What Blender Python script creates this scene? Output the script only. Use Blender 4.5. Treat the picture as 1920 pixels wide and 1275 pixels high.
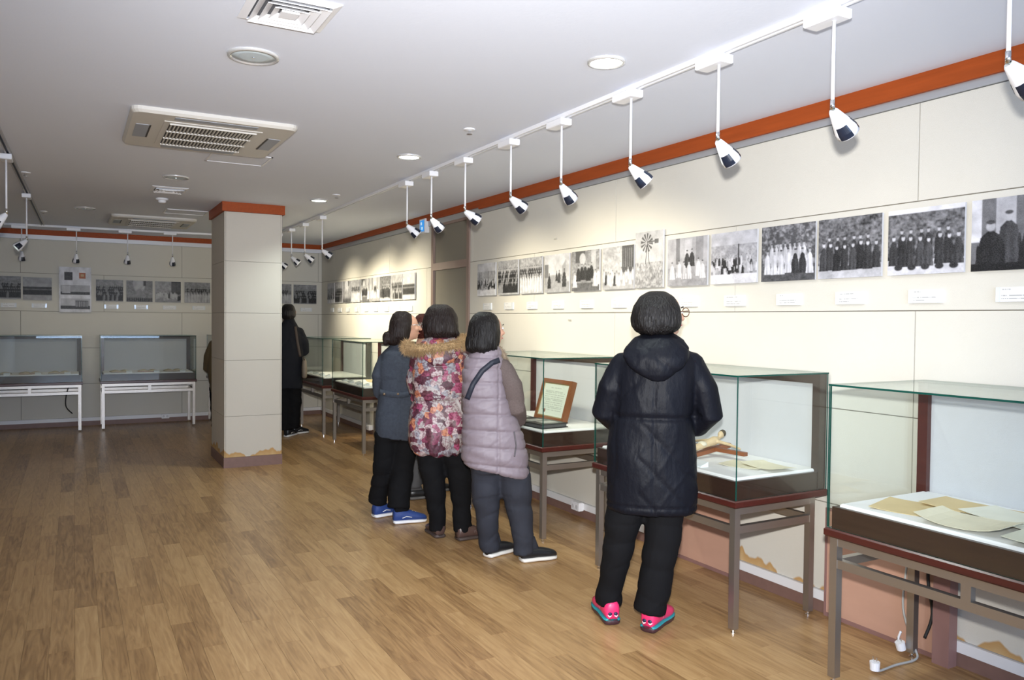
import bpy, bmesh, math, random
import numpy as np
from mathutils import Vector, Matrix
from mathutils.bvhtree import BVHTree
for _o in list(bpy.data.objects): bpy.data.objects.remove(_o)
SC = bpy.context.scene; COL = SC.collection
rng = random.Random(7); nrs = np.random.RandomState(5)
PI = math.pi
# ------------------------------------------------------------------ camera
F = 1480.0; YAW = 0.50705; PITCH = -0.02494; ROLL = 0.0097; CH = 1.47
def cam_axes():
    fw = Vector((math.sin(YAW)*math.cos(PITCH), math.cos(YAW)*math.cos(PITCH), math.sin(PITCH)))
    rt = Vector((math.cos(YAW), -math.sin(YAW), 0)); up = rt.cross(fw)
    return rt*math.cos(ROLL)+up*math.sin(ROLL), up*math.cos(ROLL)-rt*math.sin(ROLL), fw
CR, CU, CF = cam_axes()
cd = bpy.data.cameras.new('camera'); cam = bpy.data.objects.new('camera', cd); COL.objects.link(cam)
cd.sensor_fit = 'HORIZONTAL'; cd.sensor_width = 36; cd.lens = F/1920*36; cd.clip_start = .05
M = Matrix((CR, CU, -CF)).transposed().to_4x4(); M.translation = (0, 0, CH); cam.matrix_world = M
SC.camera = cam
def depth_of(x, y, z=CH): return (Vector((x, y, z-CH))).dot(CF)
def project(p):
    d = Vector(p)-Vector((0, 0, CH)); k = d.dot(CF)
    return 960+F*d.dot(CR)/k, 637.5-F*d.dot(CU)/k
def ray(u, v): return CF+CR*((u-960)/F)-CU*((v-637.5)/F)
def on_z(u, v, z=0.0): d = ray(u, v); t = (z-CH)/d.z; return Vector((d.x*t, d.y*t, z))
def on_x(u, v, x): d = ray(u, v); t = x/d.x; return Vector((x, d.y*t, CH+d.z*t))
def on_y(u, v, y): d = ray(u, v); t = y/d.y; return Vector((d.x*t, y, CH+d.z*t))
# ------------------------------------------------------------------ light
XW, YB, ZC, XL, YR = 3.334, 12.03, 2.59, -1.4, -2.6
SC.view_settings.view_transform = 'Standard'; SC.view_settings.look = 'None'
SC.view_settings.exposure = 0.45; SC.view_settings.gamma = 1.0; SC.view_settings.use_curve_mapping = False
W = bpy.data.worlds.new('world'); SC.world = W; W.use_nodes = True
W.node_tree.nodes['Background'].inputs[0].default_value = (.6, .65, .75, 1)
W.node_tree.nodes['Background'].inputs[1].default_value = 0.25
def light(name, kind, loc, energy, col=(1, 1, 1), aim=None, **kw):
    d = bpy.data.lights.new(name, kind); d.energy = energy; d.color = col
    for k, v in kw.items(): setattr(d, k, v)
    o = bpy.data.objects.new(name, d); COL.objects.link(o); o.location = loc
    if aim is not None: o.rotation_euler = (Vector(aim)-Vector(loc)).to_track_quat('-Z', 'Y').to_euler()
    return o
# the photographer's flash, just above the lens
light('camera_flash', 'SPOT', Vector((0, 0, CH))+CU*.17-CF*.02, 740, (1, .985, .96), aim=Vector((0, 0, CH+.25))+CF*5, spot_size=1.58, spot_blend=1.0, shadow_soft_size=.035)
# unseen cool fill behind the photographer, added to light the near ceiling
light('added_cool_fill', 'AREA', (.9, YR+.12, 1.6), 120, (.5, .68, 1), aim=(.9, 5, 1.9), shape='RECTANGLE', size=3.6, size_y=1.5)
# ------------------------------------------------------------------ materials
MATS = {}
def mat(name, col=(.8, .8, .8), rough=.5, metal=0.0, emit=None, estr=0, spec=.5, bump=0, bscale=200, var=0, vscale=8, stretch=None, sheen=0):
    if name in MATS: return MATS[name]
    m = bpy.data.materials.new(name); m.use_nodes = True; nt = m.node_tree; N = nt.nodes; L = nt.links
    b = N['Principled BSDF']; b.inputs['Base Color'].default_value = (*col, 1)
    b.inputs['Roughness'].default_value = rough; b.inputs['Metallic'].default_value = metal
    b.inputs['Specular IOR Level'].default_value = spec
    if sheen: b.inputs['Sheen Weight'].default_value = sheen
    if emit: b.inputs['Emission Color'].default_value = (*emit, 1); b.inputs['Emission Strength'].default_value = estr
    tc = None
    if bump or var:
        tc = N.new('ShaderNodeTexCoord'); mp = N.new('ShaderNodeMapping'); L.new(tc.outputs['Object'], mp.inputs[0])
        if stretch: mp.inputs['Scale'].default_value = stretch
    if var:
        n = N.new('ShaderNodeTexNoise'); n.inputs['Scale'].default_value = vscale; n.inputs['Detail'].default_value = 6; L.new(mp.outputs[0], n.inputs[0])
        mx = N.new('ShaderNodeMix'); mx.data_type = 'RGBA'
        mx.inputs[6].default_value = (*[c*(1-var) for c in col], 1); mx.inputs[7].default_value = (*[min(1, c*(1+var)) for c in col], 1)
        L.new(n.outputs[0], mx.inputs[0]); L.new(mx.outputs[2], b.inputs['Base Color'])
    if bump:
        n2 = N.new('ShaderNodeTexNoise'); n2.inputs['Scale'].default_value = bscale; n2.inputs['Detail'].default_value = 4; L.new(mp.outputs[0], n2.inputs[0])
        bp = N.new('ShaderNodeBump'); bp.inputs['Strength'].default_value = bump; bp.inputs['Distance'].default_value = .01
        L.new(n2.outputs[0], bp.inputs['Height']); L.new(bp.outputs[0], b.inputs['Normal'])
    MATS[name] = m; return m
def attr_mat(name, rough=.35, spec=.5):
    if name in MATS: return MATS[name]
    m = bpy.data.materials.new(name); m.use_nodes = True; nt = m.node_tree
    a = nt.nodes.new('ShaderNodeAttribute'); a.attribute_name = 'print'
    nt.links.new(a.outputs['Color'], nt.nodes['Principled BSDF'].inputs['Base Color'])
    nt.nodes['Principled BSDF'].inputs['Roughness'].default_value = rough; nt.nodes['Principled BSDF'].inputs['Specular IOR Level'].default_value = spec
    MATS[name] = m; return m
def glass_mat(name, tint=(.978, .991, .985), refl=.05):
    m = bpy.data.materials.new(name); m.use_nodes = True; nt = m.node_tree; N = nt.nodes; L = nt.links
    N.remove(N['Principled BSDF']); tr = N.new('ShaderNodeBsdfTransparent'); tr.inputs[0].default_value = (*tint, 1)
    gl = N.new('ShaderNodeBsdfGlossy'); gl.inputs['Roughness'].default_value = .01; gl.inputs[0].default_value = (.95, 1, .98, 1)
    lw = N.new('ShaderNodeLayerWeight'); lw.inputs[0].default_value = .5
    pw = N.new('ShaderNodeMath'); pw.operation = 'POWER'; L.new(lw.outputs['Facing'], pw.inputs[0]); pw.inputs[1].default_value = 4.0
    ma = N.new('ShaderNodeMath'); ma.operation = 'MULTIPLY_ADD'; L.new(pw.outputs[0], ma.inputs[0]); ma.inputs[1].default_value = .75; ma.inputs[2].default_value = refl*.6
    mx = N.new('ShaderNodeMixShader'); L.new(ma.outputs[0], mx.inputs[0]); L.new(tr.outputs[0], mx.inputs[1]); L.new(gl.outputs[0], mx.inputs[2])
    L.new(mx.outputs[0], N['Material Output'].inputs[0]); MATS[name] = m; return m
def wall_mat(name, col):
    m = mat(name, col, .85, spec=.2, bump=.25, bscale=420, var=.03, vscale=3); return m
WALL = wall_mat('wall_fabric', (.655, .63, .565)); PILM = wall_mat('pillar_fabric', (.58, .54, .475))
CEIL = mat('ceiling_paint_cool_lit', (.74, .775, .87), .9, spec=.1, bump=.05, bscale=60)  # white paint; the cool tint of the light is put into its colour
ORANGE = mat('trim_wood', (.34, .066, .012), .5, spec=.2, var=.25, vscale=6, stretch=(8, .6, 8))
RAIL = mat('picture_rail', (.5, .51, .53), .35, metal=.6)
BASEB = mat('base_brown', (.2, .115, .095), .5, var=.15, vscale=20)
WHITEP = mat('white_plastic', (.82, .82, .85), .35)
DUCT = mat('duct_white', (.78, .78, .8), .4)
STEEL = mat('brushed_steel', (.42, .39, .36), .38, metal=.9, bump=.04, bscale=300, stretch=(1, 1, .05))
CHROME = mat('chrome', (.85, .85, .85), .1, metal=1)
MAHOG = mat('mahogany', (.06, .013, .010), .3, var=.4, vscale=12, stretch=(.4, 6, 6))
DARKW = mat('dark_walnut', (.034, .017, .012), .4, var=.35, vscale=10, stretch=(.4, 5, 8))
BEDW = mat('bed_white', (.83, .83, .82), .8)
BACKF = mat('back_fabric', (.50, .51, .53), .85, bump=.1, bscale=250, var=.05, vscale=5)
GLASS = glass_mat('case_glass'); GEDGE = mat('glass_edge', (.004, .055, .042), .15)
DOORM = mat('door_laminate', (.36, .25, .19), .5, var=.12, vscale=5, stretch=(1, 10, .6))
DOORF = mat('door_frame', (.27, .19, .155), .45, var=.1, vscale=5, stretch=(4, 4, .5))
GREENGL = mat('frosted_dark_glass', (.055, .075, .055), .25)
PLY = mat('plywood_pink', (.50, .29, .21), .6, var=.1, vscale=3, stretch=(1, 1.2, 4)); PLYF = mat('ply_frame', (.25, .135, .12), .55, var=.15, vscale=10)
BLACKP = mat('black_plastic', (.012, .012, .014), .4); BLACKR = mat('black_rubber', (.015, .015, .015), .6)
GREYCB = mat('grey_cable', (.38, .38, .37), .5)
ACM = mat('ac_plastic', (.60, .57, .52), .45); ACD = mat('ac_slot', (.33, .35, .39), .5); ACK = mat('ac_dark', (.05, .045, .04), .7)
DISC = mat('frosted_disc', (.55, .63, .68), .3); RINGM = mat('downlight_ring', (.75, .75, .75), .25, metal=.5)
LAMPON = mat('lamp_on', (1, 1, 1), .4, emit=(.88, 1, .95), estr=9)
BULB = mat('bulb_glass', (.8, .9, .9), .08, metal=.6, emit=(.8, 1, .9), estr=.8)
# ------------------------------------------------------------------ mesh helpers
class MB:
    def __init__(s): s.v = []; s.f = []; s.m = []
    def add(s, vs, fs, mi=0):
        o = len(s.v); s.v += [tuple(v) for v in vs]; s.f += [tuple(i+o for i in f) for f in fs]; s.m += [mi]*len(fs); return s
    def box(s, x0, x1, y0, y1, z0, z1, mi=0, ch=0):
        if ch:
            # chamfered box along every vertical/horizontal edge of the outline (octagon profile in z)
            a = [(x0+ch, y0+ch), (x1-ch, y0+ch), (x1-ch, y1-ch), (x0+ch, y1-ch)]; b = [(x0, y0), (x1, y0), (x1, y1), (x0, y1)]
            vs = [(x, y, z0) for x, y in a]+[(x, y, z0+ch) for x, y in b]+[(x, y, z1-ch) for x, y in b]+[(x, y, z1) for x, y in a]
            fs = [(3, 2, 1, 0), (12, 13, 14, 15)]
            for r in range(3):
                for i in range(4): j = (i+1) % 4; fs.append((r*4+i, r*4+j, r*4+4+j, r*4+4+i))
            return s.add(vs, fs, mi)
        vs = [(x, y, z) for z in (z0, z1) for x, y in ((x0, y0), (x1, y0), (x1, y1), (x0, y1))]
        return s.add(vs, [(3, 2, 1, 0), (4, 5, 6, 7), (0, 1, 5, 4), (1, 2, 6, 5), (2, 3, 7, 6), (3, 0, 4, 7)], mi)
    def loft(s, rings, mi=0, cap=True):
        n = len(rings[0]); vs = [p for r in rings for p in r]; fs = []
        for k in range(len(rings)-1):
            for i in range(n): j = (i+1) % n; fs.append((k*n+i, k*n+j, k*n+n+j, k*n+n+i))
        if cap: fs.append(tuple(range(n-1, -1, -1))); fs.append(tuple(range((len(rings)-1)*n, len(rings)*n)))
        return s.add(vs, fs, mi)
    def tube(s, pts, rad, n=10, mi=0, round_ends=False):
        pts = [Vector(p) for p in pts]
        if not hasattr(rad, '__len__'): rad = [rad]*len(pts)
        if round_ends:
            d0 = (pts[0]-pts[1]).normalized(); d1 = (pts[-1]-pts[-2]).normalized()
            pts = [pts[0]+d0*rad[0]*.85, pts[0]+d0*rad[0]*.5]+pts+[pts[-1]+d1*rad[-1]*.5, pts[-1]+d1*rad[-1]*.85]
            rad = [rad[0]*.35, rad[0]*.85]+list(rad)+[rad[-1]*.85, rad[-1]*.35]
        rings = []; ref = None
        for i, p in enumerate(pts):
            d = (pts[min(i+1, len(pts)-1)]-pts[max(i-1, 0)]).normalized()
            if ref is None: ref = Vector((1, 0, 0)) if abs(d.x) < .8 else Vector((0, 1, 0))
            a = (ref-d*ref.dot(d)).normalized(); ref = a; b = d.cross(a)
            rings.append([p+(a*math.cos(2*PI*k/n)+b*math.sin(2*PI*k/n))*rad[i] for k in range(n)])
        return s.loft(rings, mi)
    def lathe(s, prof, n=24, mi=0, c=(0, 0, 0)):
        return s.loft([[(c[0]+r*math.cos(2*PI*k/n), c[1]+r*math.sin(2*PI*k/n), c[2]+z) for k in range(n)] for r, z in prof], mi)
    def ell(s, c, r, n=14, m=9, mi=0, R=None):
        rings = []
        for i in range(m):
            t = -PI/2+PI*(i+.5)/m
            ring = [Vector((r[0]*math.cos(t)*math.cos(2*PI*k/n), r[1]*math.cos(t)*math.sin(2*PI*k/n), r[2]*math.sin(t))) for k in range(n)]
            rings.append([Vector(c)+(R @ p if R else p) for p in ring])
        return s.loft(rings, mi)
    def mesh(s, name, mats, smooth=False):
        me = bpy.data.meshes.new(name); me.from_pydata(s.v, [], s.f)
        for m in (mats if isinstance(mats, (list, tuple)) else [mats]): me.materials.append(m)
        me.polygons.foreach_set('material_index', s.m)
        bm = bmesh.new(); bm.from_mesh(me); bmesh.ops.recalc_face_normals(bm, faces=bm.faces); bm.to_mesh(me); bm.free()
        if smooth: me.polygons.foreach_set('use_smooth', [True]*len(me.polygons)); 
        return me
    def build(s, name, mats, parent=None, smooth=False):
        return link(name, s.mesh(name, mats, smooth), parent)
def link(name, me, parent=None):
    o = bpy.data.objects.new(name, me); COL.objects.link(o); o.parent = parent; return o
def box(name, m, parent, *a, ch=0): return MB().box(*a, ch=ch).build(name, m, parent)
def tag(o, label, cat, group=None):
    o['label'] = label; o['category'] = cat
    if group: o['group'] = group
    return o
def empty(name, loc=(0, 0, 0), rz=0):
    o = bpy.data.objects.new(name, None); COL.objects.link(o); o.location = loc; o.rotation_euler = (0, 0, rz); o.empty_display_size = .1; return o
def struct(o): o['kind'] = 'structure'; return o
def copy_tree(o, parent=None):
    c = o.copy(); COL.objects.link(c); c.parent = parent
    for ch in o.children: copy_tree(ch, c)
    return c
def remesh(mb, voxel, smooth=6, fn=None):
    me = mb.mesh('tmp', []); o = bpy.data.objects.new('tmp', me); COL.objects.link(o)
    md = o.modifiers.new('r', 'REMESH'); md.mode = 'VOXEL'; md.voxel_size = voxel; md.use_smooth_shade = True
    if smooth: sm = o.modifiers.new('s', 'SMOOTH'); sm.iterations = smooth; sm.factor = .5
    dg = bpy.context.evaluated_depsgraph_get(); dg.update()
    r = bpy.data.meshes.new_from_object(o.evaluated_get(dg)); bpy.data.objects.remove(o); bpy.data.meshes.remove(me)
    if fn:
        n = len(r.vertices); co = np.empty(n*3); r.vertices.foreach_get('co', co); co = co.reshape(-1, 3)
        no = np.empty(n*3); r.vertex_normals.foreach_get('vector', no); no = no.reshape(-1, 3)
        co = fn(co, no); r.vertices.foreach_set('co', co.ravel()); r.update()
    r.polygons.foreach_set('use_smooth', [True]*len(r.polygons))
    return r
# ------------------------------------------------------------------ floor
PW_, PL_ = .1, .9
def floor_mat():
    m = bpy.data.materials.new('floor_laminate'); m.use_nodes = True; nt = m.node_tree; N = nt.nodes; L = nt.links; b = N['Principled BSDF']
    g = N.new('ShaderNodeNewGeometry'); sx = N.new('ShaderNodeSeparateXYZ'); L.new(g.outputs['Position'], sx.inputs[0])
    def mth(op, a, c=None, d=None):
        n = N.new('ShaderNodeMath'); n.operation = op
        for i, q in enumerate((a, c, d)):
            if q is None: continue
            if isinstance(q, (int, float)): n.inputs[i].default_value = q
            else: L.new(q, n.inputs[i])
        return n.outputs[0]
    row = mth('FLOOR', mth('DIVIDE', sx.outputs[0], PW_))
    off = mth('MULTIPLY', mth('FRACT', mth('MULTIPLY', row, .377)), PL_)
    col = mth('FLOOR', mth('DIVIDE', mth('ADD', sx.outputs[1], off), PL_))
    cv = N.new('ShaderNodeCombineXYZ'); L.new(row, cv.inputs[0]); L.new(col, cv.inputs[1])
    wn = N.new('ShaderNodeTexWhiteNoise'); wn.noise_dimensions = '2D'; L.new(cv.outputs[0], wn.inputs['Vector'])
    # grain: stretched noise shifted per plank
    cg = N.new('ShaderNodeCombineXYZ'); L.new(mth('MULTIPLY', sx.outputs[0], 26), cg.inputs[0]); L.new(mth('MULTIPLY', sx.outputs[1], 2.2), cg.inputs[1]); L.new(mth('MULTIPLY', wn.outputs['Value'], 37), cg.inputs[2])
    n1 = N.new('ShaderNodeTexNoise'); n1.inputs['Scale'].default_value = 1.4; n1.inputs['Detail'].default_value = 7; n1.inputs['Distortion'].default_value = 1.6; L.new(cg.outputs[0], n1.inputs[0])
    f = mth('ADD', mth('MULTIPLY', n1.outputs[0], .9), mth('MULTIPLY_ADD', wn.outputs['Value'], .30, -.15))
    cr = N.new('ShaderNodeValToRGB'); e = cr.color_ramp.elements
    e[0].position = .15; e[0].color = (.20, .105, .042, 1); e[1].position = .8; e[1].color = (.52, .33, .155, 1)
    k = e.new(.45); k.color = (.38, .222, .095, 1)
    L.new(f, cr.inputs[0]); L.new(cr.outputs[0], b.inputs['Base Color'])
    b.inputs['Roughness'].default_value = .33; b.inputs['Specular IOR Level'].default_value = .45
    bp = N.new('ShaderNodeBump'); bp.inputs['Strength'].default_value = .08; bp.inputs['Distance'].default_value = .004; L.new(n1.outputs[0], bp.inputs['Height']); L.new(bp.outputs[0], b.inputs['Normal'])
    return m
FLOORM = floor_mat()
fl = struct(box('floor', mat('floor_joint', (.07, .035, .015), .7), None, XL, XW+.02, YR, YB+.02, -.06, -.0025))
planks = []
for r in range(math.floor(XL/PW_), math.ceil(XW/PW_)):
    off = ((r*.377) % 1.0)*PL_
    for c in range(math.floor((YR+off)/PL_), math.ceil((YB+off)/PL_)):
        x0 = max(r*PW_, XL); x1 = min(r*PW_+PW_, XW); y0 = max(c*PL_-off, YR); y1 = min(c*PL_-off+PL_, YB)
        if x1-x0 < .01 or y1-y0 < .01: continue
        cx, cy = (x0+x1)/2, (y0+y1)/2; k = depth_of(cx, cy, 0)
        vis = False
        if k > .5:
            for yy in (y0, cy, y1):
                if depth_of(cx, yy, 0) > .3:
                    u, v = project((cx, yy, 0)); vis = vis or (-40 < u < 1960 and v < 1330)
        planks.append(((1e6 if not vis else 0)+max(k, 0), x0, x1, y0, y1))
planks.sort(); full = MB().box(.0004, PW_-.0004, .0004, PL_-.0004, -.003, 0).mesh('plank', FLOORM)
rest = MB(); cnt = 0
for k, x0, x1, y0, y1 in planks:
    if cnt < 300 and k < 1e6 and x1-x0 > PW_-.001 and y1-y0 > PL_-.001:
        o = link('plank', full, fl); o.location = (x0, y0, 0); cnt += 1
    else: rest.box(x0+.0004, x1-.0004, y0+.0004, y1-.0004, -.003, 0)
o = rest.build('far_planks', FLOORM, fl); o['kind'] = 'stuff'
# ------------------------------------------------------------------ walls and ceiling
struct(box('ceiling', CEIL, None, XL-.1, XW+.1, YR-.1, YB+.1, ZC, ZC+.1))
ZJ = [.11, .563, 1.044, 1.531, 2.025, 2.467]
def stained(name, base, lift):
    # water stain rising from the floor: a mark with its own wavy outline
    m = mat(name, (.7, .66, .58), .85, spec=.2, bump=.25, bscale=420); nt = m.node_tree; N = nt.nodes; L = nt.links
    g = N.new('ShaderNodeNewGeometry'); sp = N.new('ShaderNodeSeparateXYZ'); L.new(g.outputs['Position'], sp.inputs[0])
    n = N.new('ShaderNodeTexNoise'); n.inputs['Scale'].default_value = 5; n.inputs['Detail'].default_value = 3; fm = N.new('ShaderNodeVectorMath'); fm.operation = 'MULTIPLY'; L.new(g.outputs['Position'], fm.inputs[0]); fm.inputs[1].default_value = (1, 1, .25); L.new(fm.outputs[0], n.inputs[0])
    a = N.new('ShaderNodeMath'); a.operation = 'MULTIPLY_ADD'; L.new(n.outputs[0], a.inputs[0]); a.inputs[1].default_value = .36; a.inputs[2].default_value = lift
    s = N.new('ShaderNodeMath'); s.operation = 'SUBTRACT'; L.new(a.outputs[0], s.inputs[0]); L.new(sp.outputs[2], s.inputs[1])
    cr = N.new('ShaderNodeValToRGB'); e = cr.color_ramp.elements; e[0].position = 0; e[0].color = (*base, 1); e[1].position = .1; e[1].color = (.62, .45, .25, 1)
    k = e.new(.012); k.color = (.50, .30, .12, 1)
    L.new(s.outputs[0], cr.inputs[0]); L.new(cr.outputs[0], N['Principled BSDF'].inputs['Base Color']); return m
STAINP = stained('pillar_stained', (.58, .54, .475), -.02); STAINW = stained('wall_stained', (.655, .63, .565), -.03)
def panels(parent, axis, pos, rows, m, g=.0025, stain=None):
    for (z0, z1, cuts) in rows:
        for a, b in zip(cuts[:-1], cuts[1:]):
            mm = m
            if stain and z0 < .2 and stain(a, b): mm = STAINW
            if axis == 'x': box('panel', mm, parent, pos, pos+.012, a+g, b-g, z0+g, z1-g)
            else: box('panel', mm, parent, a+g, b-g, pos, pos+.012, z0+g, z1-g)
GROOVE = mat('joint_dark', (.22, .2, .16), .9)
wr = struct(box('wall_right', GROOVE, None, XW+.008, XW+.12, YR, YB+.1, 0, ZC))
def cuts(a, b, start, w):
    c = [a]; k = start
    while k < b-.05:
        if k > a+.05: c.append(k)
        k += w
    return c+[b]
YJ0 = on_x(1724, 250, XW).y; YJ1 = on_x(1378, 563, XW).y; PWR = on_x(1155, 414, XW).y-YJ0
DN, DF = 6.845, 7.76     # door opening along the right wall
rows = []
for i in range(5):
    for (a, b) in ((YR, DN), (DF, YB)):
        st = (YJ0 if i != 3 else YJ1)-10*PWR
        rows.append((ZJ[i], ZJ[i+1], cuts(a, b, st, PWR)))
panels(wr, 'x', XW, rows, WALL, stain=lambda a, b: a < 2.9)
wb = struct(box('wall_back', GROOVE, None, XL-.1, XW+.1, YB+.008, YB+.12, 0, ZC))
XJ0 = on_y(38, 470, YB).x; PWB = on_y(341, 470, YB).x-XJ0; XJ1 = on_y(195, 550, YB).x
panels(wb, 'y', YB, [(ZJ[i], ZJ[i+1], cuts(XL, XW, (XJ0 if i != 3 else XJ1)-3*PWB, PWB)) for i in range(5)], WALL)
struct(box('wall_left', WALL, None, XL-.12, XL, YR, YB, 0, ZC))
struct(box('wall_rear', WALL, None, XL-.1, XW+.1, YR-.12, YR, 0, ZC))
# unseen window added behind the photographer to go with the cool fill
wn_ = struct(box('added_window_1', mat('added_window_glass', (.5, .55, .6), .1), None, -.9, 2.7, YR, YR+.02, .85, 2.35))
for a in (-.9, .28, 1.46, 2.64): box('added_window_frame', WHITEP, wn_, a, a+.06, YR+.02, YR+.06, .85, 2.35)
# timber trim and picture rail
def step_trim(n, mt, boxes):
    b = MB()
    for q in boxes: b.box(*q)
    return struct(b.build(n, mt))
step_trim('trim_1', ORANGE, [(XW-.03, XW+.01, YR, 6.62, 2.503, ZC), (XW-.03, XW+.01, 6.62, YB, 2.522, ZC)])
step_trim('trim_2', ORANGE, [(XL, XW-.03, YB-.03, YB+.01, 2.522, ZC)])
step_trim('trim_3', RAIL, [(XW-.012, XW+.01, YR, 6.62, 2.467, 2.503), (XW-.012, XW+.01, 6.62, YB-.012, 2.467, 2.522)])
step_trim('trim_4', mat('rail_flash_lit', (.8, .82, .88), .25), [(XL, XW-.012, YB-.014, YB+.01, 2.467, 2.522)])  # same metal rail, with the flash glare put into its whiter colour
# skirting: brown base with a white cable duct on top
for a, b, n in ((YR, DN, 'baseboard_right'), (DF, YB, 'baseboard_far_right')):
    o = struct(box(n, BASEB, None, XW-.012, XW+.01, a, b, 0, .062))
    c = box('cable_duct', DUCT, o, XW-.016, XW+.01, a, b, .062, .11)
o = struct(box('baseboard_back', BASEB, None, XL, XW-.012, YB-.012, YB+.01, 0, .062)); box('cable_duct', DUCT, o, XL, XW-.016, YB-.016, YB+.01, .062, .11)
# door with transom
dr = struct(box('door_1', DOORM, None, XW+.03, XW+.07, DN+.05, DF-.05, 0, 1.975))
b = MB(); b.box(XW-.015, XW+.09, DN, DN+.055, 0, 2.522).box(XW-.015, XW+.09, DF-.055, DF, 0, 2.522).box(XW-.015, XW+.09, DN+.055, DF-.055, 1.985, 2.06).box(XW-.01, XW+.09, DN+.055, DF-.055, 2.44, 2.522)
b.build('door_frame', DOORF, dr)
box('transom_pane', GREENGL, dr, XW+.03, XW+.045, DN+.055, DF-.055, 2.06, 2.44)
MB().tube([(XW+.03, DF-.12, 1.0), (XW-.03, DF-.12, 1.0), (XW-.03, DF-.23, 1.0)], .01, 8).build('door_handle', CHROME, dr)
# ------------------------------------------------------------------ pillar
PX0, PX1, PY0, PY1 = 1.285, 1.822, 8.06, 8.86
pl = struct(box('wall_pillar', GROOVE, None, PX0+.006, PX1-.006, PY0+.006, PY1-.006, 0, ZC))
ZP = [.10]+[on_y(470, v, PY0).z for v in (779, 675, 587, 491)]+[2.50]
ZP = [.10]+sorted(ZP[1:5])+[2.50]
for i in range(5):
    m = STAINP if i == 0 else PILM; g = .0015; z0, z1 = ZP[i]+g, ZP[i+1]-g
    box('panel', m, pl, PX0+.008, PX1-.008, PY0-.006, PY0+.006, z0, z1); box('panel', m, pl, PX0+.008, PX1-.008, PY1-.006, PY1+.006, z0, z1)
    box('panel', m, pl, PX0-.006, PX0+.006, PY0-.004, PY1+.004, z0, z1); box('panel', m, pl, PX1-.006, PX1+.006, PY0-.004, PY1+.004, z0, z1)
b = MB(); t = .016
for nm, mt, z0, z1, t in (('skirting', BASEB, 0, .10, .012), ('cap_trim', ORANGE, 2.50, ZC, .03)):
    MB().box(PX0-t, PX1+t, PY0-t, PY1+t, z0, z1).build(nm, mt, pl)
# ------------------------------------------------------------------ ceiling fittings
def diffuser(cx, cy, w, label):
    t = tag(empty('air_diffuser', (cx, cy, ZC)), label, 'vent'); h = w/2
    def frame(a, b, z0, z1):
        q = MB()
        pr = [(a, z0), (b, z1)]
        for (x, y) in ((1, 0), (0, 1), (-1, 0), (0, -1)): pass
        ro = [(-a, -a), (a, -a), (a, a), (-a, a)]; ri = [(-b, -b), (b, -b), (b, b), (-b, b)]
        vs = [(x, y, z0) for x, y in ro]+[(x, y, z1) for x, y in ri]+[(x, y, z0+.003) for x, y in ro]+[(x, y, z1+.003) for x, y in ri]
        fs = []
        for i in range(4):
            j = (i+1) % 4; fs += [(i, j, 4+j, 4+i), (8+i, 12+i, 12+j, 8+j), (i, 8+i, 8+j, j), (4+i, 4+j, 12+j, 12+i)]
        return q.add(vs, fs)
    frame(h, h*.82, -.004, -.012).build('frame', WHITEP, t)
    for k, (a, b2) in enumerate(((.8, .62), (.6, .42), (.4, .22))): frame(h*a, h*b2, -.022, -.004).build('louver', WHITEP, t)
    box('core', WHITEP, t, -h*.2, h*.2, -h*.2, h*.2, -.02, -.012); box('throat', mat('duct_dark', (.12, .12, .13), .8), t, -h*.8, h*.8, -h*.8, h*.8, -.003, -.001)
diffuser(.69, 2.94, .31, 'square white ceiling air diffuser cut by the top edge of the photo')
diffuser(.735, 7.545, .29, 'small square ceiling air diffuser beside the smoke detector')
def disc(cx, cy, r, label, lit):
    t = tag(empty('downlight', (cx, cy, ZC)), label, 'downlight', 'round recessed ceiling lights')
    MB().lathe([(r*.82, -.001), (r*.85, -.012), (r*.97, -.010), (r, -.002), (r, 0), (r*.82, 0)], 40).build('ring', RINGM, t, True)
    MB().lathe([(.001, -.008), (r*.5, -.008), (r*.83, -.006), (r*.83, -.001), (.001, -.001)], 40).build('lens', LAMPON if lit else DISC, t, True)
    if not lit: MB().lathe([(.001, -.012), (.005, -.012), (.006, -.006), (.001, -.006)], 10).build('screw', CHROME, t)
for (u, v, r, l, lit) in ((475, 104, .108, 'unlit round pale blue ceiling light next to the large diffuser', 0), (330, 332, .1, 'unlit round ceiling light between the two air conditioners', 0), (160, 390, .1, 'farthest unlit round ceiling light near the left track', 0),
        (1137, 115, .083, 'glowing round downlight nearest the camera beside the track', 1), (767, 293, .083, 'glowing round downlight second from the camera', 1), (598, 375, .083, 'glowing round downlight farthest away, near the pillar', 1)):
    p = on_z(u, v, ZC); disc(p.x, p.y, r, l, lit)
    if lit: light('downlight_lamp', 'SPOT', (p.x, p.y, ZC-.03), 45, (.88, 1, .95), aim=(p.x, p.y, 0), spot_size=2.3, spot_blend=.8, shadow_soft_size=.06)
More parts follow.
